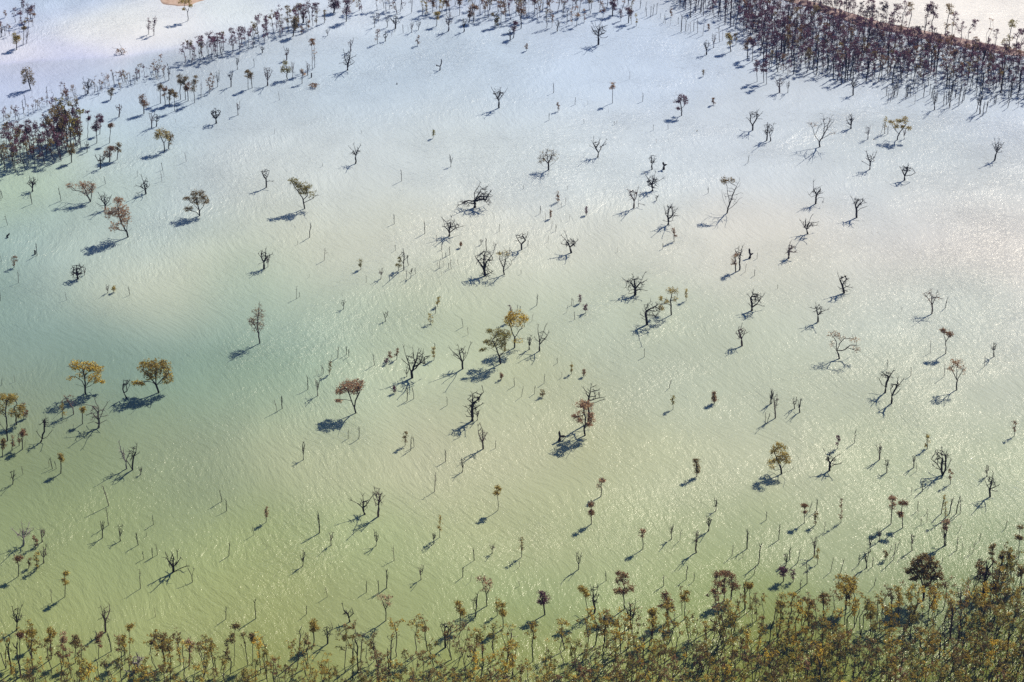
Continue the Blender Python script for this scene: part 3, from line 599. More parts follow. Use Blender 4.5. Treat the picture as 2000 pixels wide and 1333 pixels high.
T(22,370,780,"370,780 375,750 370,720;375,760 405,745;370,770 345,790",[],thick=4,name='dead_snag',cat='dead snag',
  label='crooked black snag at the shadow tip of the plume-shaped tree', phrase='the crooked black snag')
T(22,1445,1060,"1445,1060 1442,930",[(1440,940,20,18),(1445,985,22,24),(1450,1020,14,16)],'b',
  label='small dark-brown column-shaped leafy tree alone at lower right centre', phrase='the brown column-shaped tree')
T(22,1580,490,"1580,490 1578,410",[(1577,410,10,14),(1580,440,16,18),(1580,465,10,10)],'r',
  label='tiny dark-red column-shaped tree alone right of centre', phrase='the tiny dark-red column tree')
T(23,557,140,"557,140 548,100 535,50 530,0 510,-30;548,85 600,70 640,35 700,40;545,90 515,50;550,70 560,20;555,110 540,100",[(510,-50,45,28,.6),(570,-20,30,25,.3),(670,-15,45,22,.5),(690,65,30,28,.4),(500,20,15,28,.4)],'p',per=6,lsize=.3,
  label='pink wide-spreading tree with a ring-like lacy shadow, right side', phrase='the pink wide-spreading tree')
T(23,915,405,"915,405 920,360 940,300 978,235;918,370 890,340 870,300;940,300 940,250",[],thick=1.2,
  label='bare right-leaning tree, rear one of a close pair at right', phrase='the close bare pair at right')
T(23,965,490,"965,490 970,430 1000,370 1050,310;970,430 955,380;1000,370 1015,300;975,440 1020,395",[(1000,350,40,30,0)],thick=1.2,
  label='dark bare tree with short trunk, front one of a close pair at right')
T(23,1475,385,"1475,385 1475,310 1450,260 1430,210;1475,310 1510,250 1530,210;1476,300 1475,220",[(1460,170,35,28,.9),(1430,210,30,28,.6),(1500,190,30,38,.5),(1530,230,20,30,.4)],'p',per=6,lsize=.32,
  label='pale pink-gold upright tree near the right edge', phrase='the pink-gold upright tree')
T(23,1365,1050,"1365,1050 1355,1010 1320,960 1275,925;1360,1030 1360,950 1358,840;1375,1045 1390,990 1385,900;1375,1040 1410,980 1425,940;1355,1010 1290,975;1358,930 1310,870;1385,930 1395,870",[],thick=1.15,
  label='large black bare tree of several upright stems at lower right', phrase='the many-stemmed black tree')
T(23,480,1015,"480,1015 482,960 465,910 440,860;482,960 520,910 555,890;485,980 530,965 570,960;470,920 490,870;475,1000 500,990",[(490,930,45,45,0)],
  label='bare tree with tiered right branches, right of the golden-brown bushy tree', phrase='the tiered bare tree')
T(23,105,1040,"105,1040 105,1000 80,950 50,880;105,1000 140,950 150,900;105,1010 60,1010 20,990;110,1030 170,1020 200,990;100,990 100,900",[(95,830,45,32),(50,860,30,30),(120,900,45,38),(25,945,30,22),(150,930,30,28),(80,930,40,28,.7),(30,985,28,12,.5)],'g',
  label='golden-brown bushy tree with a black shadow at lower right', phrase='the golden-brown bushy tree')
T(23,1735,1220,"1735,1220 1733,1160 1710,1120 1690,1080;1733,1160 1780,1140 1800,1130;1735,1150 1755,1070 1760,1030;1735,1170 1775,1175",[(1745,1110,45,45,0)],
  label='bare spindly tree near the lower right edge', phrase='the spindly bare tree at lower right')
T(30,183,265,"183,265 185,210 150,180 100,140;185,210 215,170 235,140;187,200 200,150 225,100;170,195 180,140 170,95;215,170 260,140",[(175,160,60,45,0)],bark=M_PALE,
  label='bleached white bare tree at the lower left edge cluster', phrase='the bleached white tree')
BR(30,330,235,130,60,bark=M_TWIG,label='bushy pinkish bare tree right of the bleached white tree', phrase='the bushy pinkish bare tree')
T(30,1355,470,"1355,470 1352,430 1320,380 1295,330;1355,440 1390,390 1385,320;1352,430 1350,360 1345,330;1360,455 1410,440 1455,425;1320,385 1300,360;1375,420 1410,360",[(1355,390,45,45,0)],thick=1.25,
  label='black bare tree with claw-like branches, alone in green water at lower left', phrase='the claw-like black tree')
T(30,1503,550,"1503,550 1500,500 1475,455;1500,500 1515,450",[],label='small bare Y-topped tree right of the claw-like black tree', phrase='the small Y-topped tree')
LF(30,507,665,455,60,'g',label='slender left-leaning golden tree with a long dark shadow at lower left', phrase='the slender leaning golden tree')
BR(30,825,940,730,80,bark=M_TWIG,label='reddish bare vase-shaped tree just above the lower left stand', phrase='the reddish vase-shaped tree')
T(31,733,860,"733,860 722,800 690,770 675,725;722,800 735,770;730,830 755,790 750,760",[(720,790,40,30,0)],label='stubby bare tree with curled arms above the bottom stand', phrase='the stubby curl-armed tree')
T(31,850,20,"850,20 835,-30 800,-60 745,-90;840,-10 840,-80 835,-120;840,-20 880,-80 915,-130",[(840,-60,50,40,0)],thick=1.2,label='black bare tree with splayed limbs, left of a tall reddish slender tree', phrase='the splayed black tree')
BR(31,955,38,-215,85,bark=M_TWIG,label='tall reddish slender tree touching the splayed black tree, lower centre')
T(33,1215,690,"1215,690 1220,600 1190,520 1140,460;1220,600 1270,540 1310,480;1220,610 1220,480 1230,400;1220,580 1290,550",[(1230,360,60,32),(1160,400,50,38),(1110,455,35,35),(1200,450,60,38),(1290,420,50,38),(1330,500,40,35),(1240,510,60,32),(1150,520,35,18),(1230,440,110,80,.25)],'b',per=11,lsize=.42,
  label='big dark brown round-crowned tree rising above the lower right stand', phrase='the big round-crowned tree at lower right')
T(33,610,760,"",[(580,520,50,32),(650,540,50,38),(560,580,38,28),(620,600,50,38),(660,580,35,38)],'g',label='tall olive-gold tree rising above the lower right stand', phrase='the tall olive-gold tree at lower right')
T(32,878,760,"",[(840,480,30,25),(860,540,50,30),(880,500,30,20),(830,620,35,22),(920,600,35,25),(870,620,40,28)],'r',label='rusty tree of stacked tufts above the bottom stand right of centre', phrase='the rusty tufted tree')
T(32,1622,885,"",[(1600,490,30,28),(1650,480,35,22),(1610,560,32,35),(1580,620,25,18)],'r',label='left tree of the tall rusty trio above the bottom stand', phrase='the tall rusty trio')
T(32,1658,695,"",[(1670,480,30,25),(1655,560,30,35),(1650,620,22,18)],'r',label='middle tree of the tall rusty trio above the bottom stand')
T(32,1710,690,"",[(1710,500,35,25),(1720,560,40,40),(1745,590,30,25)],'r',label='right tree of the tall rusty trio above the bottom stand')
T(32,257,805,"",[(235,640,30,22),(255,680,45,38),(232,705,25,18)],'d',label='dark maroon round tree standing off the bottom stand at centre', phrase='the dark maroon tree')
T(32,1215,860,"",[(1195,650,28,28),(1215,700,48,32),(1175,740,28,18),(1240,745,25,22)],'r',label='reddish-brown tree with a tiered crown above the bottom stand', phrase='the reddish tiered tree')
T(31,1805,735,"1805,735 1800,650 1770,560;1800,650 1830,580;1803,720 1815,620",[(1770,530,50,28,.8),(1820,560,30,28,.6),(1790,600,45,35,.3)],'p',per=6,lsize=.34,label='pink-topped broom-shaped tree above the bottom stand near centre', phrase='the pink broom-shaped tree')
T(31,1015,850,"1015,850 1010,760 980,680;1010,770 1035,690",[(1000,668,55,22,.8),(1020,720,38,28,.4)],'p',per=6,lsize=.34,label='pale pink flat-topped tree above the bottom stand', phrase='the pale pink flat-topped tree')
T(30,1290,1190,"",[(1230,970,50,28),(1290,1000,60,38),(1190,1020,28,18),(1250,1060,48,28),(1310,1070,38,28)],'b',label='wide dark-brown crown leading the bottom stand at lower left', phrase='the wide dark-brown crown at lower left')
T(30,1080,1240,"1080,1240 1070,1210 1045,1180 1040,1140;1075,1230 1030,1250 985,1245;1080,1240 1130,1230 1150,1215;1060,1200 1090,1150 1065,1110",[],bark=M_PALE,thick=1.5,label='gnarled pale dead tree in a gap of the bottom stand', phrase='the gnarled pale dead tree')
LF(31,1595,905,680,90,'g',label='golden tree with a split crown, left of the pink broom-shaped tree',phrase='the split-crowned golden tree')
T(32,600,830,"",[(545,600,28,25),(570,620,28,25),(585,650,18,15)],'g',label='golden-topped slim tree left of the tall grey bare tree at lower centre', phrase='the golden-topped slim tree')
BR(32,645,790,550,80,label='tall grey bare tree right of the golden-topped slim tree')
BR(32,930,905,700,110,label='bare fan-crowned tree at the foot of the rusty tufted tree')
T(1,1437,550,"1437,550 1440,520 1445,500 1450,475;1438,530 1415,515",[],thick=2.6,name='dead_snag',cat='dead snag',label='black hooked snag alone in pale water at upper centre',phrase='the black hooked snag')
T(1,1102,660,"1102,660 1100,648",[],thick=5,name='dead_snag',cat='dead snag',label='tiny black stump left of the hooked snag at upper centre')
T(10,60,525,"60,525 52,515 70,500",[],thick=4,name='dead_snag',cat='dead snag',label='short slanted black stump near the left edge')
T(10,274,656,"274,656 273,632",[],thick=4,name='dead_snag',cat='dead snag',label='short upright black stump beside a thin pole near the left edge')
T(1,433,607,"433,607 433,577",[],thick=3,name='dead_snag',cat='dead snag',label='short black stump among the thin trees at upper left centre')
T(2,1395,138,"1395,138 1392,115 1397,98",[],thick=3,name='dead_snag',cat='dead snag',label='short black snag among thin poles left of the right-hand wood')
T(2,1445,1026,"1445,1026 1446,1018",[],thick=4,name='dead_snag',cat='dead snag',label='tiny black stump below the lone dark-tufted tree')
T(3,825,1093,"825,1093 829,1086",[],thick=4,name='dead_snag',cat='dead snag',label='tiny black stump left of the golden flat-topped tree')
T(0,950,428,"950,428 940,395 915,380 885,378;945,400 948,370 940,352;945,415 980,405",[(940,402,42,20,.5)],'p',per=6,lsize=.4,name='fallen_tree',cat='fallen tree',label='fallen dead tree lying tangled on the white shoal at top left')
T(1,455,682,"455,682 430,668 415,660;455,680 480,668",[(452,665,38,14,.8)],'r',per=7,lsize=.4,name='fallen_tree',cat='fallen tree',label='low reddish fallen crown lying in the water at upper left centre')

# ------------------------------------------------------------------ plainer trees: (tile, x, y, top, width, colour)
for a in [(0,130,390,255,90,'g'),(0,182,355,150,55,'b'),(0,40,140,80,35,'r'),(0,235,170,30,55,'d'),(0,270,140,30,45,'d'),(0,180,100,-20,45,'d'),(0,215,165,20,45,'d'),
 (0,170,60,-60,45,'d'),(0,865,780,685,58,'b'),(0,1125,890,730,95,'r'),(0,1255,810,655,60,'b'),(0,1290,825,680,60,'r'),(0,1325,820,690,60,'b'),(0,1365,870,690,55,'b'),(0,1410,780,570,75,'b'),(0,1450,780,590,70,'b'),
 (0,1470,790,640,60,'r'),(0,1520,805,575,75,'b'),(0,1635,735,600,50,'r'),(0,1665,705,570,45,'r'),(0,1940,700,540,60,'b'),(0,1970,690,560,60,'b'),(0,755,1120,880,95,'d'),(0,780,1050,900,60,'d'),(0,685,1080,850,55,'d'),
 (0,855,1120,960,60,'r'),(0,915,1250,1110,65,'b'),(0,855,1265,1140,100,'r'),(0,480,1090,855,110,'b'),(0,130,1110,985,75,'g'),(0,590,1150,930,80,'b'),(0,560,1270,1120,80,'b'),
 (1,290,285,115,105,'b'),(1,355,265,200,38,'r'),(1,405,245,150,30,'r'),(1,475,210,60,50,'b'),(1,535,180,75,45,'b'),(1,608,100,-15,115,'d'),(1,705,170,-10,115,'d'),(1,440,550,285,60,'r'),(1,460,530,330,50,'p'),(1,360,655,535,60,'p'),
 (1,948,345,222,45,'r'),(1,1262,358,280,42,'r'),(1,1385,1080,1010,26,'o'),(1,1300,120,-20,45,'g'),(1,1328,135,10,40,'g'),(1,1380,100,-20,55,'r'),(1,1410,205,90,65,'g'),(1,1665,180,50,55,'r'),(1,1700,175,40,80,'r'),(1,1865,215,100,60,'b'),(1,1892,215,115,45,'o'),(1,1790,130,-10,60,'r'),
 (1,1590,120,-20,60,'r'),(1,1915,190,0,60,'r'),(1,1950,170,-10,50,'r'),(1,1490,110,-30,65,'r'),
 (2,70,225,20,85,'r'),(2,10,300,160,75,'d'),(2,270,220,60,50,'b'),(2,312,215,70,50,'r'),(2,175,110,-20,60,'r'),(2,218,135,0,45,'p'),(2,405,75,-40,50,'r'),(2,470,195,45,50,'p'),(2,505,205,40,65,'p'),(2,565,175,70,35,'p'),(2,620,70,-40,55,'b'),(2,712,135,10,50,'r'),(2,785,125,-20,75,'d'),
 (2,850,165,70,45,'d'),(2,910,182,45,75,'d'),(2,932,192,5,30,'b'),(2,972,205,105,30,'g'),(2,1242,135,70,28,'r'),(2,1535,235,190,22,'r'),(2,1710,405,250,85,'g'),(2,1750,350,245,35,'b'),(2,113,400,342,24,'r'),(2,1497,598,542,16,'b'),(2,1573,822,762,30,'r'),(2,360,872,800,28,'r'),
 (2,785,808,635,52,'p'),(2,1840,460,280,80,'r'),(2,1880,480,300,60,'d'),(2,1915,640,460,60,'d'),(2,1968,645,500,60,'d'),(2,1988,660,420,70,'d'),(3,912,1045,915,48,'g'),
 (10,110,760,662,50,'r'),(10,885,955,907,42,'g'),(11,820,775,688,36,'o'),(11,1420,1065,985,28,'g'),(11,1362,1200,1122,42,'g'),(11,1600,605,560,16,'r'),
 (12,360,250,165,38,'r'),(12,580,350,285,22,'d'),(12,575,1115,1045,38,'d'),(12,303,378,310,14,'r'),(12,1362,1020,925,18,'g'),(12,530,1040,975,20,'d'),
 (20,490,600,482,38,'g'),(20,645,650,515,55,'g'),(20,185,610,485,35,'r'),(20,205,605,545,22,'r'),(20,175,850,690,75,'r'),(20,95,860,740,45,'r'),(20,475,1035,872,68,'g'),(20,20,900,760,60,'b'),
 (21,575,265,160,42,'b'),(21,1015,185,140,32,'d'),(21,1048,150,82,28,'r'),(21,1098,145,55,42,'r'),(21,1165,820,705,42,'b'),(21,1390,150,50,38,'g'),(21,1920,305,250,32,'r'),(21,1890,1325,1120,60,'g'),(21,1985,-150,-280,30,'d'),(21,1080,410,352,16,'d'),
 (22,238,440,382,38,'b'),(22,562,280,230,20,'r'),(22,465,260,175,12,'g'),(22,695,1215,1065,75,'p'),(22,620,1432,1258,75,'r'),(22,1258,535,430,22,'o'),
 (23,545,840,735,38,'d'),(23,1243,845,715,40,'g'),(23,1925,745,620,40,'r'),(23,1425,1120,1000,35,'r'),(23,960,1432,1200,85,'p'),(23,1052,1462,1240,85,'r'),(23,285,1424,1268,55,'r'),(23,570,1420,1215,35,'r'),(23,1385,1400,1205,36,'g'),(23,370,1440,1340,40,'b'),
 (30,285,455,310,50,'g'),(30,225,440,360,38,'b'),(30,143,505,340,70,'r'),(30,275,280,185,48,'r'),(31,80,80,-40,45,'r'),(31,1435,200,20,40,'g'),(31,1930,910,700,75,'g'),(31,1885,810,670,50,'g'),(31,450,1040,835,90,'g'),
 (32,75,355,205,45,'b'),(32,1022,290,138,62,'p'),(32,1350,840,600,80,'g'),(32,1330,800,575,45,'b'),(32,1820,780,545,40,'g'),(32,1862,770,545,70,'g'),(32,1910,850,630,40,'b'),(32,1095,990,750,105,'g'),
 (33,385,410,280,46,'g'),(33,120,545,420,75,'d'),(33,197,545,450,50,'d'),(33,920,375,300,30,'b'),(33,1960,350,90,70,'b'),(33,1390,262,40,75,'p'),(33,100,840,630,95,'g'),(33,435,830,620,80,'b'),(33,640,780,560,70,'b'),(33,1020,880,580,95,'g'),(33,1260,770,540,80,'b'),(33,800,960,680,100,'g'),
 (33,320,900,690,90,'g'),(33,1700,650,450,100,'k'),(33,1760,560,230,100,'b'),(33,1840,520,290,70,'b'),(33,1900,520,310,80,'b'),(33,1980,600,420,80,'b'),(33,1790,700,550,110,'r'),(33,1550,850,550,50,'p'),
 (32,1215,860,720,40,'b'),(30,240,1070,920,80,'g'),(30,400,1150,890,110,'g'),(30,590,1180,950,90,'b'),(30,1015,1130,870,60,'g'),(30,970,1120,950,70,'g'),(30,1830,1200,845,100,'b'),(30,1975,1180,935,70,'b'),(30,1480,1200,985,100,'p'),(30,770,1150,930,60,'r'),(30,150,1170,930,70,'r'),(30,490,1170,920,80,'p')]:
    LF(*a[:6], (.6 if a[5] == 'p' else .9), desc={'y':'golden leafy tree','g':'small golden-brown leafy tree','o':'small olive leafy tree','b':'small brown leafy tree','r':'small reddish leafy tree','p':'thin pink-leaved tree','d':'dark maroon leafy tree','k':'dark leafy tree'}[a[5]])
for a in [(0,210,340,235,30),(0,10,290,200,25),(0,40,280,195,28),(0,685,735,610,100),(0,1185,1000,870,55),(0,1222,990,885,60),(0,1700,680,555,28),(0,1320,630,520,22),(0,1855,545,440,32),(0,1805,680,550,36),(0,1860,900,800,28),(0,930,915,800,58),(0,680,1190,1095,40),(0,785,1320,1200,80),(0,360,975,880,60),
 (1,370,180,30,105),(1,50,415,360,45),(1,240,470,358,45),(1,560,280,225,30),(1,285,610,490,22),(1,405,590,480,32),(1,90,670,510,78),(1,928,215,110,36),(1,957,170,95,38),(1,1010,325,240,48),(1,1024,215,110,38),(1,1090,225,115,85),(1,1270,235,155,38),(1,1215,255,165,38),(1,1503,245,90,68),(1,1625,250,140,50),(1,1985,315,225,70),(1,1522,1305,1210,30),
 (2,355,245,155,48),(2,1575,375,262,36),(2,1520,430,305,48),(3,90,725,600,75),(3,155,725,630,38),(3,780,1090,980,42),(3,20,1105,955,56),(3,1065,1090,1010,24),(3,1655,890,730,50),(3,665,745,600,55),(3,1300,860,720,45),(3,1420,840,700,40),
 (10,840,960,900,26),(10,660,820,770,20),(11,975,850,770,36),(11,683,1085,1008,30),(11,1013,1180,1102,38),(11,93,755,660,22),(12,1130,235,190,34),(11,1210,840,765,26),(11,1760,580,535,26),
 (20,100,1120,1000,34),(20,1100,1045,985,28),(21,483,430,290,42),(21,1730,620,540,26),(21,1178,280,212,42),(21,1612,1025,915,30),(21,370,930,800,22),(23,870,930,790,40),(23,928,1030,915,30),(23,208,530,440,36),(23,248,560,455,30),(23,57,605,420,36),(23,28,490,395,34),(23,1765,125,0,40),(23,1710,1060,960,28),(23,1138,990,905,24),
 (30,342,400,265,58),(30,130,925,730,80),(30,800,205,70,34),(30,940,230,95,34),(31,938,265,140,42),(31,365,425,295,36),(31,588,262,165,30),(31,1290,530,415,32),(31,1845,325,250,38),(31,1715,820,640,50),(31,1480,1060,850,100),(31,1390,250,160,30),(31,560,1030,880,70),(32,520,450,305,36),(32,1535,150,30,48),(32,1440,320,145,30),(32,1245,215,95,28),
 (33,1380,262,60,50),(33,770,440,310,50),(33,360,350,185,44),(33,870,230,130,32),(33,800,310,190,34),(33,1125,305,170,28),(33,140,420,310,30),(33,1665,480,350,80),(33,1500,740,580,50),(22,1592,1330,1230,30)]:
    BR(*a, bark=(M_TWIG if (a[1]*7) % 3 == 0 else None), desc='small thin bare tree' if a[4] < 45 else 'slender bare tree', tip=.036 if a[4] < 45 else .042)

# ------------------------------------------------------------------ dead saplings: bare poles standing in the water (tile, x, y, top)
SAP = """0 1320 625 500,0 1370 960 930,0 1455 1265 1180,0 1270 1330 1270,0 1385 875 825,0 1570 760 650,0 1985 525 460,1 183 785 720,1 145 1045 1005,1 825 1040 1022,1 520 1300 1278,1 1060 290 250,1 1150 260 200,1 1190 250 195,1 1080 255 215,
2 325 728 650,2 290 940 885,2 493 820 765,2 590 820 785,2 563 965 932,2 755 880 850,2 800 975 948,2 818 965 940,2 1105 1020 978,2 1220 1010 975,2 1130 1115 1085,2 1225 1105 1080,2 920 620 560,2 1020 795 730,2 1843 1275 1215,2 1283 745 720,2 1615 580 555,2 1150 680 660,
2 430 190 90,2 1235 205 150,2 1200 185 125,2 1185 180 112,2 1320 250 130,2 1355 245 160,2 1395 250 175,2 1450 260 130,2 1490 280 180,2 1620 330 210,2 1050 130 60,2 1082 135 50,2 1100 120 40,2 1130 110 30,2 1040 90 10,2 1000 70 0,2 1645 320 230,2 1420 245 160,2 1375 240 185,2 1300 190 140,2 1160 140 100,
3 885 1040 965,3 935 1050 985,10 250 265 178,10 478 240 140,10 825 108 40,10 1265 85 10,10 1282 50 0,10 1072 50 0,10 60 430 350,10 290 665 560,10 145 880 790,10 12 710 640,10 8 235 150,10 20 215 165,10 520 1015 950,10 1015 975 915,10 5 1020 960,
11 1137 85 0,11 418 525 405,11 325 580 552,11 533 705 608,11 1080 420 345,11 1318 495 400,11 1410 565 500,11 1900 480 425,11 1088 628 585,11 862 875 820,11 1190 745 665,11 1245 810 760,11 1175 850 785,11 1450 620 560,11 1458 690 600,11 1515 660 590,11 1485 680 640,11 1470 750 700,11 1435 765 700,11 1450 825 785,11 1525 770 700,11 1545 740 712,11 1580 740 695,11 1505 765 720,11 1425 770 720,
11 1800 630 530,11 1865 620 555,11 1980 640 600,11 316 1005 905,11 338 990 955,11 1400 1120 1060,11 1618 1225 1150,11 1658 1285 1225,11 415 835 808,12 385 290 250,12 420 270 205,12 220 340 280,12 262 385 330,12 308 460 395,12 342 475 425,12 447 393 345,12 280 560 515,12 1177 615 570,12 125 595 550,12 822 640 605,12 1915 690 640,12 1822 795 720,12 1895 825 775,12 1532 180 130,12 193 1055 970,12 427 1110 1050,12 463 1055 1000,12 478 1050 1012,12 490 1165 1110,12 155 1180 1120,12 65 1110 1060,12 40 1095 1050,12 90 145 115,12 435 150 120,12 70 810 780,
13 1385 1075 1000,13 1040 1105 1065,13 75 925 895,20 575 700 650,20 410 1000 920,20 385 985 935,20 440 1000 940,20 180 1045 970,20 850 1290 1115,20 1735 1255 1150,20 1770 1330 1250,20 15 345 290,20 118 320 270,20 150 820 730,20 195 830 770,
21 165 555 450,21 205 530 430,21 405 380 285,21 475 265 215,21 515 255 190,21 525 260 205,21 590 150 110,21 640 135 50,21 705 110 40,21 725 125 62,21 925 190 95,21 1095 400 362,21 1170 400 350,21 1180 470 370,21 1232 455 360,21 1493 505 440,21 1870 840 780,21 720 765 700,21 803 765 675,21 1210 855 755,21 1235 830 750,21 1480 945 855,21 1395 1180 1040,21 1400 60 20,21 1355 810 800,
22 75 435 345,22 175 415 350,22 20 355 290,22 250 335 265,22 355 175 130,22 388 285 240,22 1035 125 60,22 1228 370 300,22 1980 650 550,22 1995 640 560,23 15 500 380,23 38 480 405,23 1268 95 0,23 1375 280 165,23 1115 275 205,23 1690 205 110,23 675 800 705,23 1160 1020 940,23 1205 1180 1090,23 1120 1200 1140,23 928 220 150,23 1165 1330 1255,
23 325 1330 1250,23 378 1330 1240,23 1355 1350 1220,23 1418 1350 1222,23 1470 1350 1190,23 1500 1350 1225,23 1240 1350 1310,30 183 325 265,30 405 710 605,30 848 105 -40,30 1080 260 160,30 1200 100 20,30 1145 190 165,30 1125 370 305,30 1195 355 280,30 1232 335 240,30 1098 600 450,30 1788 345 240,30 1985 180 105,30 1215 820 755,30 1765 840 750,30 1998 835 690,30 870 1090 950,
31 495 165 10,31 1080 380 275,31 85 285 250,31 1705 380 280,31 1615 510 430,31 1675 545 485,31 1022 595 455,31 960 630 540,31 863 630 550,31 558 665 585,31 395 800 720,31 600 920 850,32 1310 225 130,32 1718 345 250,32 1835 290 140,32 1805 355 312,32 1925 410 250,32 1890 490 420,32 1985 65 0,32 735 540 470,32 1185 580 490,32 1362 530 430,32 1420 540 480,32 60 580 540,32 60 430 370,32 1820 760 560,
33 85 220 110,33 440 155 70,33 170 375 270,33 230 400 290,33 305 560 380,33 250 620 520,33 490 470 360,33 565 480 370,33 980 375 230,33 710 415 330,33 815 430 360,33 830 580 500,33 1360 400 360,33 1650 230 170,33 1475 300 210,33 1600 320 230,33 1575 330 260,33 1855 130 70,33 1195 100 40,33 1240 80 0,33 1005 310 200,33 1170 30 -20,33 945 330 260,33 1495 150 100,33 1520 300 240"""
# ================================================================== REPEATED TREES
def pt_in(poly, x, y):
    c = False; n = len(poly)
    for i in range(n):
        (x1, y1), (x2, y2) = poly[i], poly[i-1]
        if (y1 > y) != (y2 > y) and x < (x2-x1)*(y-y1)/(y2-y1)+x1: c = not c
    return c
class Proto:
    """one grown tree of about `h` metres kept as arrays, to be placed as objects or welded into a far mass"""
    def __init__(s, seed, h, kind):
        rng = np.random.default_rng(seed); random.seed(seed); s.h = h
        sk = Skel((0, 0, -.6)); sk.add((0, 0, .05), 0); A = []; LA = []
        lean = rng.normal(0, .05, 2)
        if kind == 'pole':
            n = 9; last = 1; curve = rng.normal(0, .05, 2)
            for i in range(1, n+1):
                t = i/n; last = sk.add((lean[0]*h*t+curve[0]*h*t*t+rng.normal(0, .04), lean[1]*h*t+curve[1]*h*t*t+rng.normal(0, .04), h*t), last)
                if i > 3 and i < n and rng.random() < .6:
                    a = rng.uniform(0, 6.28); l = h*rng.uniform(.07, .2); p = sk.P[last]
                    k = sk.add(p+Vector((math.cos(a)*l*.35, math.sin(a)*l*.35, l*.75)), last); sk.add(sk.P[k]+Vector((math.cos(a)*l*.15, math.sin(a)*l*.15, l*.7)), k)
            s.tip = .075
        elif kind == 'twiggy':
            n = 6; last = 1; nodes = []
            for i in range(1, n+1):
                t = i/n*.62; last = sk.add((lean[0]*h*t, lean[1]*h*t, h*t), last); nodes.append(last)
            w = h*rng.uniform(.1, .18)
            for _ in range(26):
                a = rng.uniform(0, 6.28); q = rng.random()**.5*w; A.append((lean[0]*h+math.cos(a)*q, lean[1]*h+math.sin(a)*q, h*rng.uniform(.5, 1)))
            colonize(sk, A, h*.08, h*.08); s.tip = .036
        else:
            stems = 1 + int(rng.random() < .45) + int(rng.random() < .25); c0 = rng.uniform(.42, .6)
            w = h*rng.uniform(.13, .2)
            for q in range(stems):
                a = rng.uniform(0, 6.28); last = 1; e = w*.5*(stems > 1)
                for i in range(1, 8):
                    t = i/7*c0; last = sk.add((lean[0]*h*t+math.cos(a)*e*t/c0+rng.normal(0, .06), lean[1]*h*t+math.sin(a)*e*t/c0+rng.normal(0, .06), h*t), last)
            nb = int(rng.integers(6, 11)) if kind != 'sparse' else 4
            for b in range(nb):
                a = rng.uniform(0, 6.28); q = rng.random()**.6*w; zz = h*(c0+.02+(1-c0)*rng.random()**.75*.95); rr = h*rng.uniform(.035, .07)
                if b == 0: q *= .2; zz = h*.95
                if rng.random() < .15: zz = h*rng.uniform(.25, c0)
                for _ in range(7):
                    p = np.array([lean[0]*h+math.cos(a)*q, lean[1]*h+math.sin(a)*q, zz])+rng.normal(0, rr*.6, 3); A.append(p)
                    if rng.random() < (.8 if kind != 'sparse' else .45): LA.append(p)
            colonize(sk, A, h*.06, h*.055); s.tip = .042
        if kind == 'pole': pass
        r = radii(sk, s.tip, 2.4); ch = children_of(sk); V, Fc = [], []; tubes(sk, r, ch, [(0, -1)], V, Fc)
        s.wv, s.wf = V, Fc; s.lv, s.lf = [], []
        if LA: leaves(LA, 7.5 if kind != 'dense' else 8.5, .45 if kind != 'dense' else .6, .40, rng, s.lv, s.lf)
        s.wm = mesh('trunk' if LA else 'dead_sapling', V, Fc, [M_TWIG if kind == 'twiggy' else M_MAROON if kind == 'dense' else M_GREY if kind in ('leafy', 'sparse', 'dense') and seed % 2 else M_BARK]); s.lm = mesh('crown', s.lv, s.lf, [M_LEAF]) if LA else None
        s.used = False
def place(pr, name, px, py, hpx, leaf, cat, desc, label=None, group=None, jitter=.12, rng=None):
    fr_o = ground(px, py); d = (fr_o-Vector((0, 0, CAM_H))).length; S = F/d; dep = math.asin(CAM_H/d)
    hm = hpx/(S*math.cos(dep)); k = hm/pr.h; a = rng.uniform(0, 6.28)
    if pr.lm is None:
        root = bpy.data.objects.new(name, pr.wm)
    else: root = bpy.data.objects.new(name, None)
    COL.objects.link(root); root.location = fr_o; root.rotation_euler = (0, 0, a); kw = max(k, .75*k+.2); root.scale = (kw, kw, k)
    if pr.lm is not None:
        t = bpy.data.objects.new('trunk', pr.wm); COL.objects.link(t); t.parent = root
        c = bpy.data.objects.new('crown', pr.lm); COL.objects.link(c); c.parent = root
        cc = np.array(LEAFC[leaf])*rng.uniform(.75, 1.3); c.color = (*cc, 1)
    tag(root, label, cat, group)
    THINGS.append(dict(o=root, x=px, y=py, h=hm, desc=desc, label=label, phrase=None, group=group))
    return root
P_POLE = [Proto(100+i, 6.0, 'pole') for i in range(8)]
P_TWIG = [Proto(140+i, 6.0, 'twiggy') for i in range(5)]
P_SLIM = [Proto(200+i, 10.0, 'leafy') for i in range(14)]
P_DENSE = [Proto(230+i, 10.0, 'dense') for i in range(8)]
P_SPARSE = [Proto(260+i, 10.0, 'sparse') for i in range(4)]
rs = np.random.default_rng(77)
for ent in SAP.replace('\n', '').split(','):
    t, x, y, top = map(int, ent.split()); ox, oy = TILE(t)
    pr = (P_POLE+P_TWIG)[int(rs.integers(0, 13))]; hp = (y-top)/4
    place(pr, 'dead_sapling', ox+x/4, oy+y/4, hp, None, 'dead sapling', 'tall bare dead sapling' if hp > 26 else 'short bare dead sapling', rng=rs)
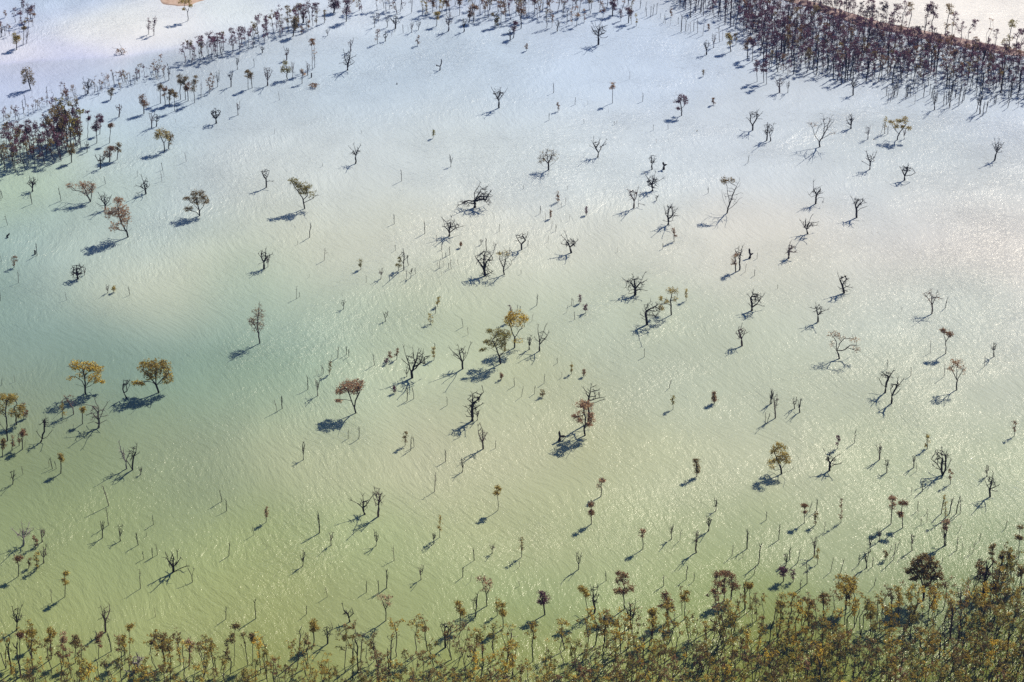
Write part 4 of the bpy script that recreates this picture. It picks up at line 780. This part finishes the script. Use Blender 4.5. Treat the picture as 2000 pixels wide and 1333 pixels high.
# dense line of poles in front of the right-hand wood
poly = [(1700,175),(1760,168),(1860,176),(1990,192),(1998,236),(1930,232),(1850,215),(1780,205),(1720,200)]; n = 0
while n < 62:
    x, y = rs.uniform(1690, 1999), rs.uniform(165, 240)
    if pt_in(poly, x, y):
        place(P_POLE[int(rs.integers(0, 8))] if rs.random() < .8 else P_TWIG[int(rs.integers(0, 5))], 'dead_sapling', x, y, rs.uniform(16, 28), None, 'dead sapling', None,
              label='thin bare pole crowded with others before the right-hand wood, ' + ('left part' if x < 1790 else 'middle' if x < 1900 else 'right part'), group='poles before the right-hand wood ' + str(int(x > 1790)+int(x > 1900)), rng=rs); n += 1
# leafy saplings in the thin line crossing the upper left
line = [(0, 236), (60, 222), (110, 200), (165, 186), (215, 168), (262, 158), (330, 146)]
for i in range(88):
    x = rs.uniform(0, 332); y = np.interp(x, *zip(*line)) + rs.normal(0, 6)
    lab = 'small sparse leafy sapling in the thin line crossing the upper left, ' + ('beside the left edge' if x < 110 else 'midway along it' if x < 225 else 'near its right end')
    place((P_SPARSE+P_SLIM[:4]+P_POLE[:1])[int(rs.integers(0, 9))], 'leafy_sapling', x, y, rs.uniform(15, 26), 'dbrr'[int(rs.integers(0, 4))], 'leafy sapling', None, label=lab, group='saplings ' + lab[-20:], rng=rs)
# dense groves: (polygon or line, count, heights, colours, label)
def grove(poly, n, h, cols, lab, grp, name='grove_tree', cat='grove tree', pr=P_DENSE+P_SLIM[:4], mind=2.2):
    xs = [p[0] for p in poly]; ys = [p[1] for p in poly]; pts = []; tries = 0
    while len(pts) < n and tries < n*60:
        tries += 1; x, y = rs.uniform(min(xs), max(xs)), rs.uniform(min(ys), max(ys))
        if not pt_in(poly, x, y): continue
        g = ground(x, y)
        if any((g-q).length < mind for q, _, _ in pts): continue
        pts.append((g, x, y))
    x0, x1 = min(xs), max(xs)
    for g, x, y in pts:
        hp = rs.uniform(*h); lc = cols[int(rs.integers(0, len(cols)))]; q = pr[int(rs.integers(0, len(pr)))]
        w = {'d':'maroon','b':'brown','r':'reddish','o':'olive','g':'golden'}[lc] if q.lm else 'bare'
        where = ['at its left end', 'left of its middle', 'in its middle', 'right of its middle', 'at its right end'][min(4, int(5*(x-max(x0, 0))/(x1-max(x0, 0))+1e-6))]
        l2 = f"{'tall' if hp > (h[0]+h[1])/2 else 'short'} {w} tree {lab}, {where}"
        place(q, name, x, y, hp, lc, cat, None, label=l2, group=grp + ': ' + l2, rng=rs)
grove([(0,342),(0,300),(40,290),(80,285),(120,272),(160,262),(158,292),(120,318),(60,330)], 54, (36,58), 'dbrdd', 'in the dense grove at the left edge', 'left edge grove')
grove([(88,285),(108,262),(140,256),(156,262),(158,290),(130,300)], 9, (60,72), 'bbo', 'in the high end of the left edge grove', 'tall trees of the left edge grove')
grove([(355,121),(375,113),(430,102),(500,82),(500,72),(560,52),(610,36),(615,50),(560,66),(505,92),(440,112),(370,126)], 52, (32,44), 'dbdd', 'in the long grove beside the white shoal', 'grove beside the white shoal')
grove([(690,22),(760,14),(900,10),(1000,14),(1120,12),(1240,8),(1250,20),(1130,36),(1000,42),(900,32),(800,28),(700,30)], 54, (34,46), 'rbdrg', 'in the tree line along the top edge', 'tree line along the top edge')
grove([(760,-8),(1250,-8),(1250,8),(760,10)], 22, (24,38), 'rbd', 'at the back of the top edge tree line', 'back of the top edge tree line', pr=P_SLIM+P_TWIG, name='grove_tree')
grove([(0,48),(70,30),(70,60),(40,72),(0,80)], 8, (20,32), 'dr', 'in the group at the top left corner', 'top left corner group')

# the right-hand wood: nearest 300 as objects, the rest one mass
def scatter(poly, mind, n):
    xs = [p[0] for p in poly]; ys = [p[1] for p in poly]; cell = {}; out = []
    for _ in range(n*25):
        x, y = rs.uniform(min(xs), max(xs)), rs.uniform(min(ys), max(ys))
        # ground area grows with distance: accept in proportion
        if not pt_in(poly, x, y) or rs.random() > (pxm(max(ys))/pxm(y))**-3*0+1: continue
        g = ground(x, y); k = (int(g.x//mind), int(g.y//mind))
        if any((g-q).length < mind for i in (-1,0,1) for j in (-1,0,1) for q in cell.get((k[0]+i, k[1]+j), [])): continue
        cell.setdefault(k, []).append(g); out.append((x, y))
        if len(out) >= n: break
    return out
MASS_W, MASS_WF, MASS_L, MASS_LF, MASS_C = [], [], [], [], []
class Mass:
    def __init__(s): s.wv, s.wf, s.lv, s.lf, s.tc, s.n, s.m = [], [], [], [], [], 0, 0
    def add(s, pr, px, py, hpx, leaf):
        g = ground(px, py); d = (g-Vector((0, 0, CAM_H))).length; S = F/d; k = hpx/(S*math.cos(math.asin(CAM_H/d)))/pr.h; a = rs.uniform(0, 6.28)
        ca, sa = math.cos(a), math.sin(a); kw = max(k, .75*k+.2); M = np.array([[ca*kw, -sa*kw, 0], [sa*kw, ca*kw, 0], [0, 0, k]])
        W = np.array([tuple(v) for v in pr.wv]) @ M.T + np.array([g.x, g.y, 0]); s.wv.append(W); s.wf += [tuple(i+s.n for i in f) for f in pr.wf]; s.n += len(W)
        if pr.lv:
            Lv = np.array(pr.lv) @ M.T + np.array([g.x, g.y, 0]); s.lv.append(Lv); s.lf += [tuple(i+s.m for i in f) for f in pr.lf]; s.m += len(Lv)
            s.tc += [tuple(np.array(LEAFC[leaf])*rs.uniform(.75, 1.3))]*len(Lv)
    def clumps(s, pts, size, per, leaf):
        V, Fc = [], []; leaves(pts, per, size, .4, rs, V, Fc); s.lv.append(np.array(V)); s.lf += [tuple(i+s.m for i in f) for f in Fc]; s.m += len(V)
        for q in V: s.tc.append(tuple(np.array(LEAFC[leaf[len(s.tc) % len(leaf)]])))
    def build(s, name):
        nw = s.n; V = np.vstack(s.wv+s.lv) if s.wv else np.vstack(s.lv); Fc = s.wf + [tuple(i+nw for i in f) for f in s.lf]
        mi = [0]*len(s.wf)+[1]*len(s.lf); me = mesh(name, V, Fc, [M_GREY if 'bottom' in name else M_MAROON, M_LEAFM], mi)
        c = me.color_attributes.new('tint', 'FLOAT_COLOR', 'POINT'); arr = np.ones((len(V), 4), np.float32); arr[nw:, :3] = np.array(s.tc, np.float32); c.data.foreach_set('color', arr.ravel())
        o = link(name, me); tag(o, kind='stuff'); return o
wood_poly = [(1262,-25),(1300,-5),(1340,22),(1400,40),(1440,62),(1478,90),(1490,130),(1510,140),(1545,150),(1580,142),(1640,166),(1690,160),(1760,165),(1850,175),(1920,182),(2040,200),(2040,132),(1950,120),(1860,104),(1760,84),(1680,66),(1600,44),(1540,26),(1480,4),(1400,-28)]
wp = scatter(wood_poly, 1.95, 1150); wp.sort(key=lambda p: -p[1]); mass = Mass()
def wood_label(x, y, hp, lc):
    e = np.interp(x, [1260,1480,1640,2000], [0,120,165,195]) - y
    part = ['left tip', 'left end', 'left half', 'middle', 'right half', 'right end'][int(np.searchsorted([1400,1500,1600,1720,1860], x))]
    return ('tall ' if hp > 36 else 'short ') + {'d':'maroon','k':'blackish','r':'reddish','b':'brown'}[lc] + ' tree ' + ('on the water edge' if e < 14 else 'just inside the edge' if e < 34 else 'in the thick') + ' of the right-hand wood, ' + part
for i, (x, y) in enumerate(wp):
    r_ = rs.random(); edge_d = np.interp(x, [1260,1480,1640,2000], [0,120,165,195]) - y
    pr = P_DENSE[int(rs.integers(0, 8))] if r_ < (.66 if edge_d > 18 else .22) else P_SPARSE[int(rs.integers(0, 4))] if r_ < (.82 if edge_d > 18 else .5) else P_POLE[int(rs.integers(0, 8))]
    hp = rs.uniform(26, 44); lc = 'dddddkdr'[int(rs.integers(0, 8))] if rs.random() < .93 else 'b'
    if x < 1440 and rs.random() < .6: pr = P_POLE[int(rs.integers(0, 8))]; hp *= .75
    if i < 290:
        lab = wood_label(x, y, hp, lc if pr.lm else 'k').replace('blackish tree', 'bare stem' if pr.lm is None else 'blackish tree'); place(pr, 'wood_tree', x, y, hp, lc, 'dark-leaved tree', None, label=lab, group='right-hand wood: ' + lab, rng=rs)
    else: mass.add(pr, x, y, hp, lc)
for x, y, top, lc in [(1700,44,2,'d'),(1726,60,3,'k'),(1742,62,10,'d'),(1760,62,4,'d'),(1772,60,9,'b'),(1806,68,9,'d'),(1822,72,15,'d'),(1845,74,14,'b'),(1860,78,30,'d'),(1876,84,43,'d'),(1890,84,41,'d'),(1925,92,42,'r'),(1942,95,60,'d'),(1970,100,45,'o'),(1985,104,58,'d'),(1994,108,62,'d')]:
    place(P_DENSE[int(rs.integers(0, 8))] if lc != 'r' else P_SPARSE[1], 'wood_tree', x, y, (y-top)*1.0, lc, 'dark-leaved tree', None, label='tall dark-leaved tree standing on the far bank against the white water, top right', group='far bank trees at the top right', rng=rs)
for x, y in scatter([(1545,-12),(1600,4),(1650,18),(1700,34),(1745,50),(1700,48),(1640,30),(1570,8),(1520,-14)], 1.8, 130): mass.add(P_DENSE[int(rs.integers(0, 8))], x, y, rs.uniform(18, 30), 'kd'[int(rs.integers(0, 2))])
mass.build('right_hand_woods')
under = Mass(); U = []
for x, y in scatter([(1470,0),(1540,20),(1600,40),(1680,66),(1760,86),(1860,106),(1960,122),(2040,132),(2040,113),(1950,99),(1860,82),(1770,62),(1715,50),(1650,40),(1600,28),(1540,10),(1490,-8)], .75, 3200):
    g = ground(x, y); U.append((g.x, g.y, rs.uniform(.4, 1.8)))
under.clumps(U, 1.3, 8, 'dkdd'); under.build('bank_undergrowth')

# the bottom stand
top_edge = [(-60,1292),(60,1284),(150,1290),(200,1296),(240,1296),(300,1290),(420,1288),(500,1286),(560,1290),(650,1280),(740,1268),(850,1270),(900,1262),(1000,1282),(1060,1284),(1120,1262),(1200,1256),(1300,1250),(1380,1232),(1460,1222),(1540,1214),(1620,1204),(1700,1214),(1780,1196),(1850,1180),(1900,1150),(1950,1140),(2060,1122)]
st_poly = top_edge + [(2060,1425),(-60,1425)]
sp = scatter(st_poly, 1.9, 1400); keep = []
for x, y in sp:
    e = y - np.interp(x, *zip(*top_edge)); dens = np.interp(e, [0, 20, 60, 110], [.35, .6, .85, 1.0]) * np.interp(x, [0, 500, 1000, 1500, 2000], [.6, .66, .78, .95, 1.0])
    if x < 250 and 190 < x and rs.random() < .4: continue
    if rs.random() < dens: keep.append((x, y, e))
keep.sort(key=lambda p: -(min(1333, p[1])-(p[1]-62)))
stand = Mass()
CN = {'g':'golden-brown','o':'olive','b':'dark brown','r':'rusty','y':'yellow','p':'pinkish','k':'blackish'}
LMK = [t for t in THINGS if t.get('phrase') and t['y'] > 1000]
for i, (x, y, e) in enumerate(keep):
    r_ = rs.random(); hp = rs.uniform(48, 74) if e < 40 else rs.uniform(38, 62)
    lc = 'gggggooobbbr'[int(rs.integers(0, 12))]; lc = 'y' if rs.random() < .07 else lc
    pr = P_SLIM[int(rs.integers(0, 14))] if r_ < .78 else P_SPARSE[int(rs.integers(0, 4))] if r_ < .9 else (P_TWIG+P_POLE[:2])[int(rs.integers(0, 7))]
    if i < 300:
        lm = min(LMK, key=lambda t: abs(t['x']-x)+.3*abs(t['y']-y)); w = 'bare tree' if pr.lm is None else f'{CN[lc]} tree'
        lab = f"{w} {'fronting' if e < 22 else 'inside' if e < 60 else 'deep in'} the bottom stand, below {lm['phrase']}"
        place(pr, 'slender_tree', x, y, hp, lc, 'slender tree', None, label=lab, group=f"bottom stand: {lab[:70]}", rng=rs)
    else: stand.add(pr, x, y, hp, lc)
stand.build('bottom_stand_woods')

# ================================================================== LABELS for the plainer trees, told by the landmark beside them
LM = [t for t in THINGS if t.get('phrase')]
ORD = ['', 'second', 'third', 'fourth', 'fifth', 'sixth', 'seventh', 'eighth', 'ninth', 'tenth', 'eleventh', 'twelfth']
buck = {}
for t in THINGS:
    if t['label'] or not t['desc']: continue
    lm = min(LM, key=lambda q: math.hypot(q['x']-t['x'], 1.3*(q['y']-t['y'])))
    dx, dy = t['x']-lm['x'], t['y']-lm['y']; a = math.degrees(math.atan2(-dy, dx)) % 360
    d = ['right of', 'beyond and right of', 'beyond', 'beyond and left of', 'left of', 'before and left of', 'in front of', 'before and right of'][int(((a+22.5) % 360)//45)]
    buck.setdefault((t['desc'], d, lm['phrase']), []).append((math.hypot(dx, dy), t))
for (ds, d, ph), L_ in buck.items():
    L_.sort(key=lambda q: q[0])
    for i, (_, t) in enumerate(L_):
        o = 'nearest one' if i == 0 else ORD[min(i, 11)] + ' nearest'
        lab = f"{ds} {d} {ph}" if len(L_) == 1 else f"{ds}, {o} {d} {ph}"
        for a_, b_ in (('nearest one', 'nearest'), ('thin bare', 'bare'), ('small ', ''), ('beyond and ', 'beyond '), ('before and ', 'before '), (' of ', ' '), ('leafy ', '')):
            if len(lab.split()) > 16: lab = lab.replace(a_, b_, 1)
        t['o']['label'] = lab
        if len(lab.split()) > 16: print('LONG', lab)
print('things', len(THINGS), 'stand', len(keep), 'wood', len(wp))
from collections import Counter
print(Counter(t['o'].name.split('.')[0] for t in THINGS))

# ================================================================== the air between, a thin blue veil
hz = bpy.data.meshes.new('haze'); x0, x1, y0, y1, z0, z1 = -9100, 9100, -4100, 14100, -2.0, 283.0
hv = [(x, y, z) for x in (x0, x1) for y in (y0, y1) for z in (z0, z1)]
hz.from_pydata(hv, [], [(0,1,3,2),(4,6,7,5),(0,4,5,1),(2,3,7,6),(0,2,6,4),(1,5,7,3)])
hm = bpy.data.materials.new('haze'); hm.use_nodes = True; ht = hm.node_tree; ht.nodes.clear()
vo = ht.nodes.new('ShaderNodeVolumePrincipled'); oo = ht.nodes.new('ShaderNodeOutputMaterial')
vo.inputs['Color'].default_value = (.26, .45, 1.0, 1); vo.inputs['Density'].default_value = HAZE; vo.inputs['Anisotropy'].default_value = 0.2
ht.links.new(vo.outputs[0], oo.inputs['Volume']); hz.materials.append(hm); ho = link('haze', hz); tag(ho, kind='stuff')
